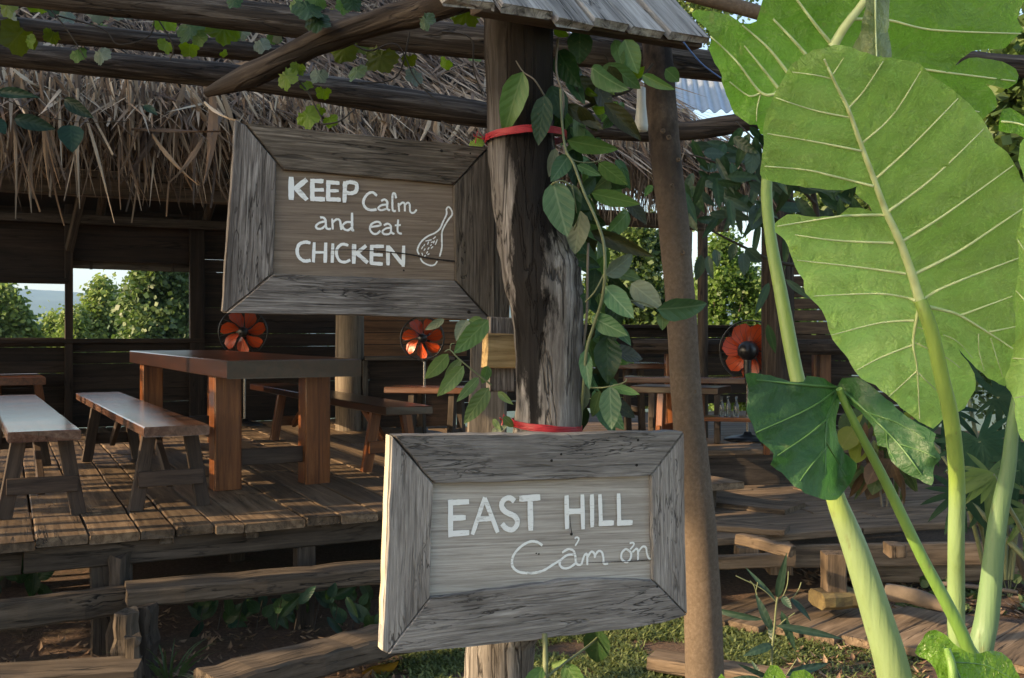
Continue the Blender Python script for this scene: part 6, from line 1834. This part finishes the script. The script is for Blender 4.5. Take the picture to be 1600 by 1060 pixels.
L_SH2 = leafmat('shrub_leaf_grey', (0.040, 0.075, 0.048), (0.09, 0.14, 0.09), trans=0.15, rough=0.35)
for k in range(215):
    x = rs.uniform(1065, 1345)
    y = rs.gauss(0, 1) * 85 + 285 if x > 1130 else rs.uniform(215, 345)
    if x < 1130 and rs.random() < 0.45: continue
    if y > 365 and x < 1185 and rs.random() < 0.75: continue
    if y < 160 or y > 530: continue
    a = rs.uniform(-0.3, 0.9) if rs.random() < 0.5 else rs.uniform(1.0, 2.3)
    L = rs.uniform(32, 66)
    Y = rs.uniform(4.2, 4.9)
    place(sh, x, y, x + math.cos(a) * L, y + math.sin(a) * L, rs.uniform(10, 18), Y, rs.choice([L_SH, L_SH, L_SH2]), LA, 0.17, dy=rs.uniform(-0.08, 0.08))
for (bx, by, tx, ty, w_) in [(1095, 398, 1090, 440, 18), (1106, 400, 1112, 436, 14), (1117, 390, 1122, 416, 14), (1148, 380, 1141, 408, 16), (1165, 388, 1190, 412, 22), (1160, 395, 1165, 430, 20), (1178, 232, 1172, 275, 26), (1190, 250, 1195, 290, 24), (1185, 320, 1176, 360, 26), (1195, 315, 1190, 350, 22)]:
    place(sh, bx, by, tx, ty, w_, 4.3, L_SH2, OV)

# philodendron: deeply cut dark leaves
ph = thing('philodendron', on_z(1540, 880, 0.0), 'dark plant with deeply fingered leaves behind the pale petioles', 'plant')
def finger_leaf(parent, hx, hy, Y, size, rot, n, mat, spread=2.4, wd_=0.17):
    o = P(hx, hy, Y)
    mb = MB()
    r = random.Random(int(hx + hy))
    nrm = (V((0, 0, CZ + 0.3)) - o).normalized()
    nrm = (nrm + V((r.uniform(-.3, .3), 0, r.uniform(0.1, .6)))).normalized()
    xd = V((math.cos(rot), 0, -math.sin(rot)))
    M = frame(o, xd - nrm * xd.dot(nrm), nrm)
    S = size / F * Y
    for i in range(n):
        a = -spread + 2 * spread * i / (n - 1)
        L = S * (1 - 0.35 * abs(a) / spread) * r.uniform(0.85, 1.1)
        dx, dy_ = math.cos(a), math.sin(a)
        vs = []
        ns = 6
        for j in range(ns + 1):
            t = j / ns
            h = L * wd_ * 0.5 * math.sin(math.pi * min(1, 0.12 + t * 0.88)) ** 0.7
            for e in (-1, 0, 1):
                vs.append((dx * L * t - dy_ * h * e, dy_ * L * t + dx * h * e, -0.28 * L * t * t + abs(e) * h * 0.25))
        fs = []
        for j in range(ns):
            fs += [(3 * j, 3 * j + 1, 3 * j + 4, 3 * j + 3), (3 * j + 1, 3 * j + 2, 3 * j + 5, 3 * j + 4)]
        mb.add(vs, fs, True)
    ob('leaf', mb, mat, parent, M)
    return o
L_PH = leafmat('philodendron_leaf', (0.015, 0.042, 0.022), (0.04, 0.08, 0.045), trans=0.12, rough=0.6, veins=30, spec=0.08)
L_PH2 = leafmat('philodendron_leaf_light', (0.06, 0.11, 0.03), (0.1, 0.15, 0.05), trans=0.3, rough=0.4, veins=30)
for (x, y, Y, s, rot, n, m) in [(1530, 690, 4.2, 95, 1.2, 13, L_PH), (1480, 640, 4.4, 80, 2.2, 11, L_PH), (1560, 620, 4.3, 80, 0.3, 11, L_PH), (1590, 720, 4.1, 90, 0.9, 13, L_PH), (1500, 770, 4.0, 75, 1.9, 11, L_PH), (1550, 780, 4.2, 70, 0.8, 11, L_PH), (1640, 640, 4.2, 100, 0.5, 13, L_PH), (1500, 560, 4.6, 70, 1.0, 11, L_PH), (1545, 740, 3.9, 70, 1.6, 9, L_PH2), (1450, 680, 4.6, 60, 2.6, 9, L_PH), (1612, 800, 4.0, 80, 1.2, 11, L_PH2), (1590, 560, 4.6, 80, 0.9, 11, L_PH)]:
    o = finger_leaf(ph, x, y, Y, s, rot, n, m)
    stem(ph, [(x, y, Y), ((x + 1560) / 2, (y + 900) / 2 - 20, 4.35), (1560 + (x - 1540) * 0.2, 905, 4.4)], 0.007, 0.011, STEM)
# bright palmate leaf in front of it
pl_ = thing('palmate_plant', on_z(1500, 900, 0), 'bright fingered leaf lit by the sun between the two pale petioles', 'plant')
finger_leaf(pl_, 1552, 742, 3.6, 62, 2.65, 7, leafmat('palmate_leaf', (0.10, 0.16, 0.03), (0.2, 0.26, 0.08), trans=0.35, veins=30), 0.9, 0.26)
stem(pl_, [(1552, 742, 3.6), (1575, 790, 3.65), (1605, 850, 3.7), (1630, 960, 3.75)], 0.006, 0.010, STEM)
stem(pl_, [(1480, 735, 4.2), (1510, 775, 4.2), (1560, 830, 4.1), (1610, 880, 4.0)], 0.008, 0.012, STEM)

# croton on the platform
cr_ = thing('potted_croton', on_z(1395, 790, LZ), 'drooping croton with brownish lower leaves standing on the platform', 'plant')
L_CR = leafmat('croton_leaf', (0.045, 0.075, 0.020), (0.12, 0.14, 0.05), trans=0.25, spots=0.5)
L_CRB = leafmat('croton_leaf_brown', (0.085, 0.05, 0.025), (0.15, 0.10, 0.05), trans=0.2)
L_CRY = leafmat('croton_leaf_yellow', (0.16, 0.20, 0.03), (0.22, 0.24, 0.06), trans=0.4)
Yc = (CZ - LZ) * F / (792 - CY)
for k in range(70):
    x = rs.gauss(1385, 32)
    y = rs.uniform(635, 745)
    if x < 1300 or x > 1450: continue
    a = math.pi / 2 + (1385 - x) * 0.010 + rs.uniform(-0.5, 0.5)
    L = rs.uniform(30, 58)
    m = rs.choice([L_CR, L_CR, L_CRB, L_CRY]) if y < 700 else rs.choice([L_CR, L_CRB, L_CR])
    place(cr_, x, y, x + math.cos(a) * L, min(792, y + math.sin(a) * L), rs.uniform(10, 18), Yc + rs.uniform(-0.25, 0.2), m, LA + OV[:1], 0.24)
for dx in (-14, -4, 6, 16, 24):
    stem(cr_, [(1390 + dx * 0.8, 795, Yc), (1388 + dx * 1.2, 740, Yc), (1380 + dx * 2, 660, Yc)], 0.009, 0.005, STEMG)

# slender lance leaved weed in front
wd = thing('lance_leaf_weed', on_z(1206, 1230, 0), 'slender weed with dark lance leaves in front of the board walk', 'weed')
L_WD = leafmat('weed_leaf', (0.020, 0.046, 0.030), (0.05, 0.09, 0.06), trans=0.15, rough=0.4)
YW = 3.45
stem(wd, [(1204, 1255, YW), (1205, 1060, YW), (1206, 1020, YW), (1210, 980, YW), (1213, 945, YW), (1217, 925, YW)], 0.005, 0.003, STEM)
for (bx, by, tx, ty, w_) in [(1215, 935, 1225, 879, 13), (1212, 938, 1165, 886, 7), (1205, 985, 1182, 932, 13), (1206, 1000, 1200, 965, 9), (1192, 968, 1102, 957, 10), (1221, 955, 1243, 1020, 13), (1212, 978, 1320, 995, 12), (1235, 935, 1270, 965, 9), (1222, 932, 1236, 950, 12), (1207, 1008, 1170, 1020, 14),
                             (1226, 1055, 1298, 1036, 15), (1205, 1060, 1154, 1040, 8), (1190, 1060, 1174, 1032, 7), (1190, 1062, 1130, 1060, 12)]:
    place(wd, bx, by, tx, ty, w_, YW, L_WD, LA, 0.17, dy=rs.uniform(-0.12, 0.06))
for pts in [[(1212, 940, YW), (1190, 920, YW), (1150, 900, YW)], [(1222, 935, YW), (1230, 915, YW), (1232, 893, YW)], [(1230, 945, YW), (1246, 925, YW), (1252, 910, YW)], [(1183, 930, YW), (1178, 915, YW), (1172, 908, YW)], [(1181, 926, YW), (1184, 910, YW)], [(1210, 985, YW), (1225, 970, YW), (1242, 958, YW)], [(1208, 1078, YW), (1225, 1060, YW), (1245, 1030, YW)]]:
    stem(wd, pts, 0.0018, 0.0022, STEM, k=5)

# ------------------------------------------------------------------ tufts, ground cover, litter
def blades_thing(name, label, cat, x, y, n, hgt, wd_, mat, seed, z=0.0, spread=30, lean=1.0):
    c = on_z(x, y, z)
    t = thing(name, c, label, cat)
    r = random.Random(seed)
    for k in range(n):
        a = r.uniform(0, 6.28)
        rr_ = r.random() ** 0.6 * spread / F * c.y
        b0 = c + V((math.cos(a) * rr_, math.sin(a) * rr_ * 0.5, 0))
        L = hgt * r.uniform(0.5, 1.1)
        d = V((math.cos(a) * lean * r.uniform(0.1, 0.8), math.sin(a) * 0.4, 1)).normalized()
        vs = []
        w2 = wd_ * r.uniform(0.6, 1.1)
        for i in range(6):
            tt = i / 5
            p = b0 + d * L * tt + V((math.cos(a), 0, -0.7)) * (L * 0.45 * lean * tt * tt)
            s = V((0.9, 0.3, 0.0)) * (w2 * (1 - tt) ** 0.6 * 0.5 + 0.0004)
            vs += [p - s - c, p + s - c]
        mb = MB()
        mb.add(vs, [(2 * i, 2 * i + 1, 2 * i + 3, 2 * i + 2) for i in range(5)], True)
        ob('blade', mb, mat, t, Matrix.Translation(c))
    return t
G_T = foliage('grass_blade', (0.03, 0.07, 0.02), (0.10, 0.15, 0.05), 0.35)
blades_thing('grass_tuft', 'dark green strap leaf tuft beside the end of the lowest step', 'grass tuft', 262, 1058, 26, 0.26, 0.013, G_T, 1, 0.0, 26)
blades_thing('grass_tuft', 'drooping dry tipped tuft just right of the strap leaf tuft', 'grass tuft', 312, 1062, 16, 0.12, 0.010, foliage('dry_blade', (0.12, 0.14, 0.06), (0.30, 0.30, 0.16), 0.3), 2, 0.0, 14, 1.6)
LT = thing('leafy_undergrowth', on_z(480, 960, 0), 'dark broad leaved undergrowth behind the steps under the deck', 'undergrowth')
for k in range(64):
    x, y = rs.uniform(300, 600), rs.uniform(930, 975)
    if rs.random() < 0.25: x = rs.uniform(-10, 60); y = rs.uniform(880, 925)
    a = rs.uniform(-2.6, -0.5) + math.pi * (rs.random() < 0.4)
    L = rs.uniform(22, 46)
    place(LT, x, y, x + math.cos(a) * L, y + math.sin(a) * L, rs.uniform(12, 24), rs.uniform(5.0, 5.5), rs.choice([L_DARK, L_DEEP, L_SH]), OV, 0.54)
for k in range(10):
    x = 310 + 30 * k
    stem(LT, [(x, 985, 5.2), (x + 5, 960, 5.2), (x + 10, 938, 5.15)], 0.003, 0.002, STEMD, k=5)
for (x, y) in [(380, 1010), (365, 1015), (560, 1030), (540, 1036)]:
    pass
def patch_cover(name, n, region, mat, hmin, hmax, wd_, seed, lean=0.9):
    r = random.Random(seed)
    mb = MB()
    k = 0
    while k < n:
        x, y, keep = region(r)
        if not keep: continue
        c = on_z(x, y, 0)
        z = gz(c.x, c.y)
        k += 1
        a = r.uniform(0, 6.28)
        L = r.uniform(hmin, hmax)
        d = V((math.cos(a) * lean, math.sin(a) * lean, r.uniform(0.5, 1.2))).normalized()
        s = V((-math.sin(a), math.cos(a), r.uniform(-.3, .3))) * wd_ * r.uniform(0.6, 1.2) * 0.5
        p0 = V((c.x, c.y, z - 0.005))
        p1 = p0 + d * L * 0.55
        p2 = p0 + d * L + V((0, 0, -0.25 * L))
        mb.add([p0 - s * 0.5, p0 + s * 0.5, p1 + s, p1 - s, p2], [(0, 1, 2, 3), (3, 2, 4)])
    return ob(name, mb, mat, kind='stuff')
def reg1(r):
    x, y = r.uniform(590, 1440), r.uniform(968, 1070)
    dn = noise.noise(V((x * 0.012, y * 0.03, 5)))
    if x > 1130 and y < 965 + (x - 1127) * 0.16 + 12: return x, y, False
    if x > 1235 and y > 1030 and r.random() < 0.8: return x, y, False
    if x < 700 and y < 985 + (700 - x) * 0.55: return x, y, False
    return x, y, dn > -0.28 + 0.3 * r.random() - 0.1
GR = foliage('short_grass', (0.055, 0.085, 0.022), (0.20, 0.24, 0.085), 0.35)
patch_cover('grass', 19000, reg1, GR, 0.03, 0.075, 0.009, 3)
def reg2(r):
    x, y = r.uniform(1380, 1620), r.uniform(870, 960)
    return x, y, y > 900 - (x - 1380) * 0.1 and noise.noise(V((x * 0.02, y * 0.05, 2))) > 0.05
patch_cover('ground_cover', 1500, reg2, foliage('ground_cover_leaves', (0.06, 0.10, 0.03), (0.2, 0.26, 0.10), 0.3), 0.03, 0.09, 0.03, 5)
def litter(name, n, reg, mat, s0, s1, seed):
    r = random.Random(seed)
    mb = MB()
    for k in range(n):
        x, y = r.uniform(*reg[0]), r.uniform(*reg[1])
        c = on_z(x, y, 0)
        p = V((c.x, c.y, gz(c.x, c.y) + r.uniform(0.004, 0.02)))
        a = r.uniform(0, 6.28)
        L = r.uniform(s0, s1)
        d = V((math.cos(a), math.sin(a), r.uniform(-.3, .5)))
        s = V((-math.sin(a), math.cos(a), r.uniform(-.4, .4))) * L * 0.22
        mb.add([p, p + d * L * 0.45 + s, p + d * L + V((0, 0, 0.01)), p + d * L * 0.45 - s, p + d * L * 0.45 + V((0, 0, -0.006))], [(0, 4, 1), (4, 2, 1), (0, 3, 4), (4, 3, 2)])
    return ob(name, mb, mat, kind='stuff')
DRY = foliage('dry_leaves', (0.09, 0.05, 0.03), (0.32, 0.22, 0.14), 0.1, 0.8)
litter('leaf_litter', 700, ((1250, 1620), (870, 965)), DRY, 0.04, 0.10, 1)
litter('leaf_litter', 150, ((1230, 1450), (1010, 1070)), DRY, 0.02, 0.06, 2)
litter('leaf_litter', 500, ((-20, 640), (960, 1070)), DRY, 0.02, 0.07, 3)
# small plants by the walk
L_FN = leafmat('fern_leaf', (0.06, 0.10, 0.04), (0.12, 0.17, 0.08), trans=0.3)
for (lab, x0, x1, y0, y1, n) in [('small light green plant at the right edge beside the leaf litter', 1545, 1610, 800, 935, 44), ('tiny seedling on the leaf litter left of the middle petiole', 1400, 1432, 915, 945, 12), ('low pale weed beside the thin slanting petiole', 1440, 1480, 900, 950, 16)]:
    c = on_z((x0 + x1) / 2, y1, 0)
    t = thing('small_plant', c, lab, 'plant')
    for k in range(n):
        x, y = rs.uniform(x0, x1), rs.uniform(y0, y1)
        a = rs.uniform(-0.6, 3.6)
        L = rs.uniform(16, 34)
        place(t, x, y, x + math.cos(a) * L, y - math.sin(a) * L * 0.5, rs.uniform(6, 12), c.y + rs.uniform(-0.2, 0.3), L_FN, OV + LA, 0.4)
    for k in range(4):
        x = rs.uniform(x0, x1)
        stem(t, [((x0 + x1) / 2, y1 + 3, c.y), (x, (y0 + y1) / 2, c.y), (x, y0, c.y)], 0.004, 0.002, STEM, k=5)
yl = thing('fallen_leaf', on_z(595, 1052, 0), 'single big yellow fallen leaf on the grass below the lower sign', 'leaf')
place(yl, 566, 1054, 622, 1042, 24, on_z(595, 1050, 0).y - 0.03, leafmat('yellow_leaf', (0.38, 0.22, 0.03), (0.4, 0.3, 0.08), trans=0.3), OV, roll=1.0, dy=-0.05)
# roots and a branch lying under the platform
for k, pts in enumerate([[(1385, 880, 5.6), (1430, 905, 5.5), (1480, 935, 5.3)], [(1460, 880, 5.8), (1540, 888, 5.7), (1590, 900, 5.6)]]):
    q = [P(*p) for p in pts]
    for v_ in q: v_.z = max(0.02, min(v_.z, 0.16))
    t = thing('fallen_branch', q[0], ['thick pale root lying under the low platform', 'thin dry branch lying under the right end of the platform'][k], 'branch')
    log(t, 'wood', q, [0.05, 0.045, 0.03] if k == 0 else [0.015, 0.013, 0.01], BARK, 10, 0.2)
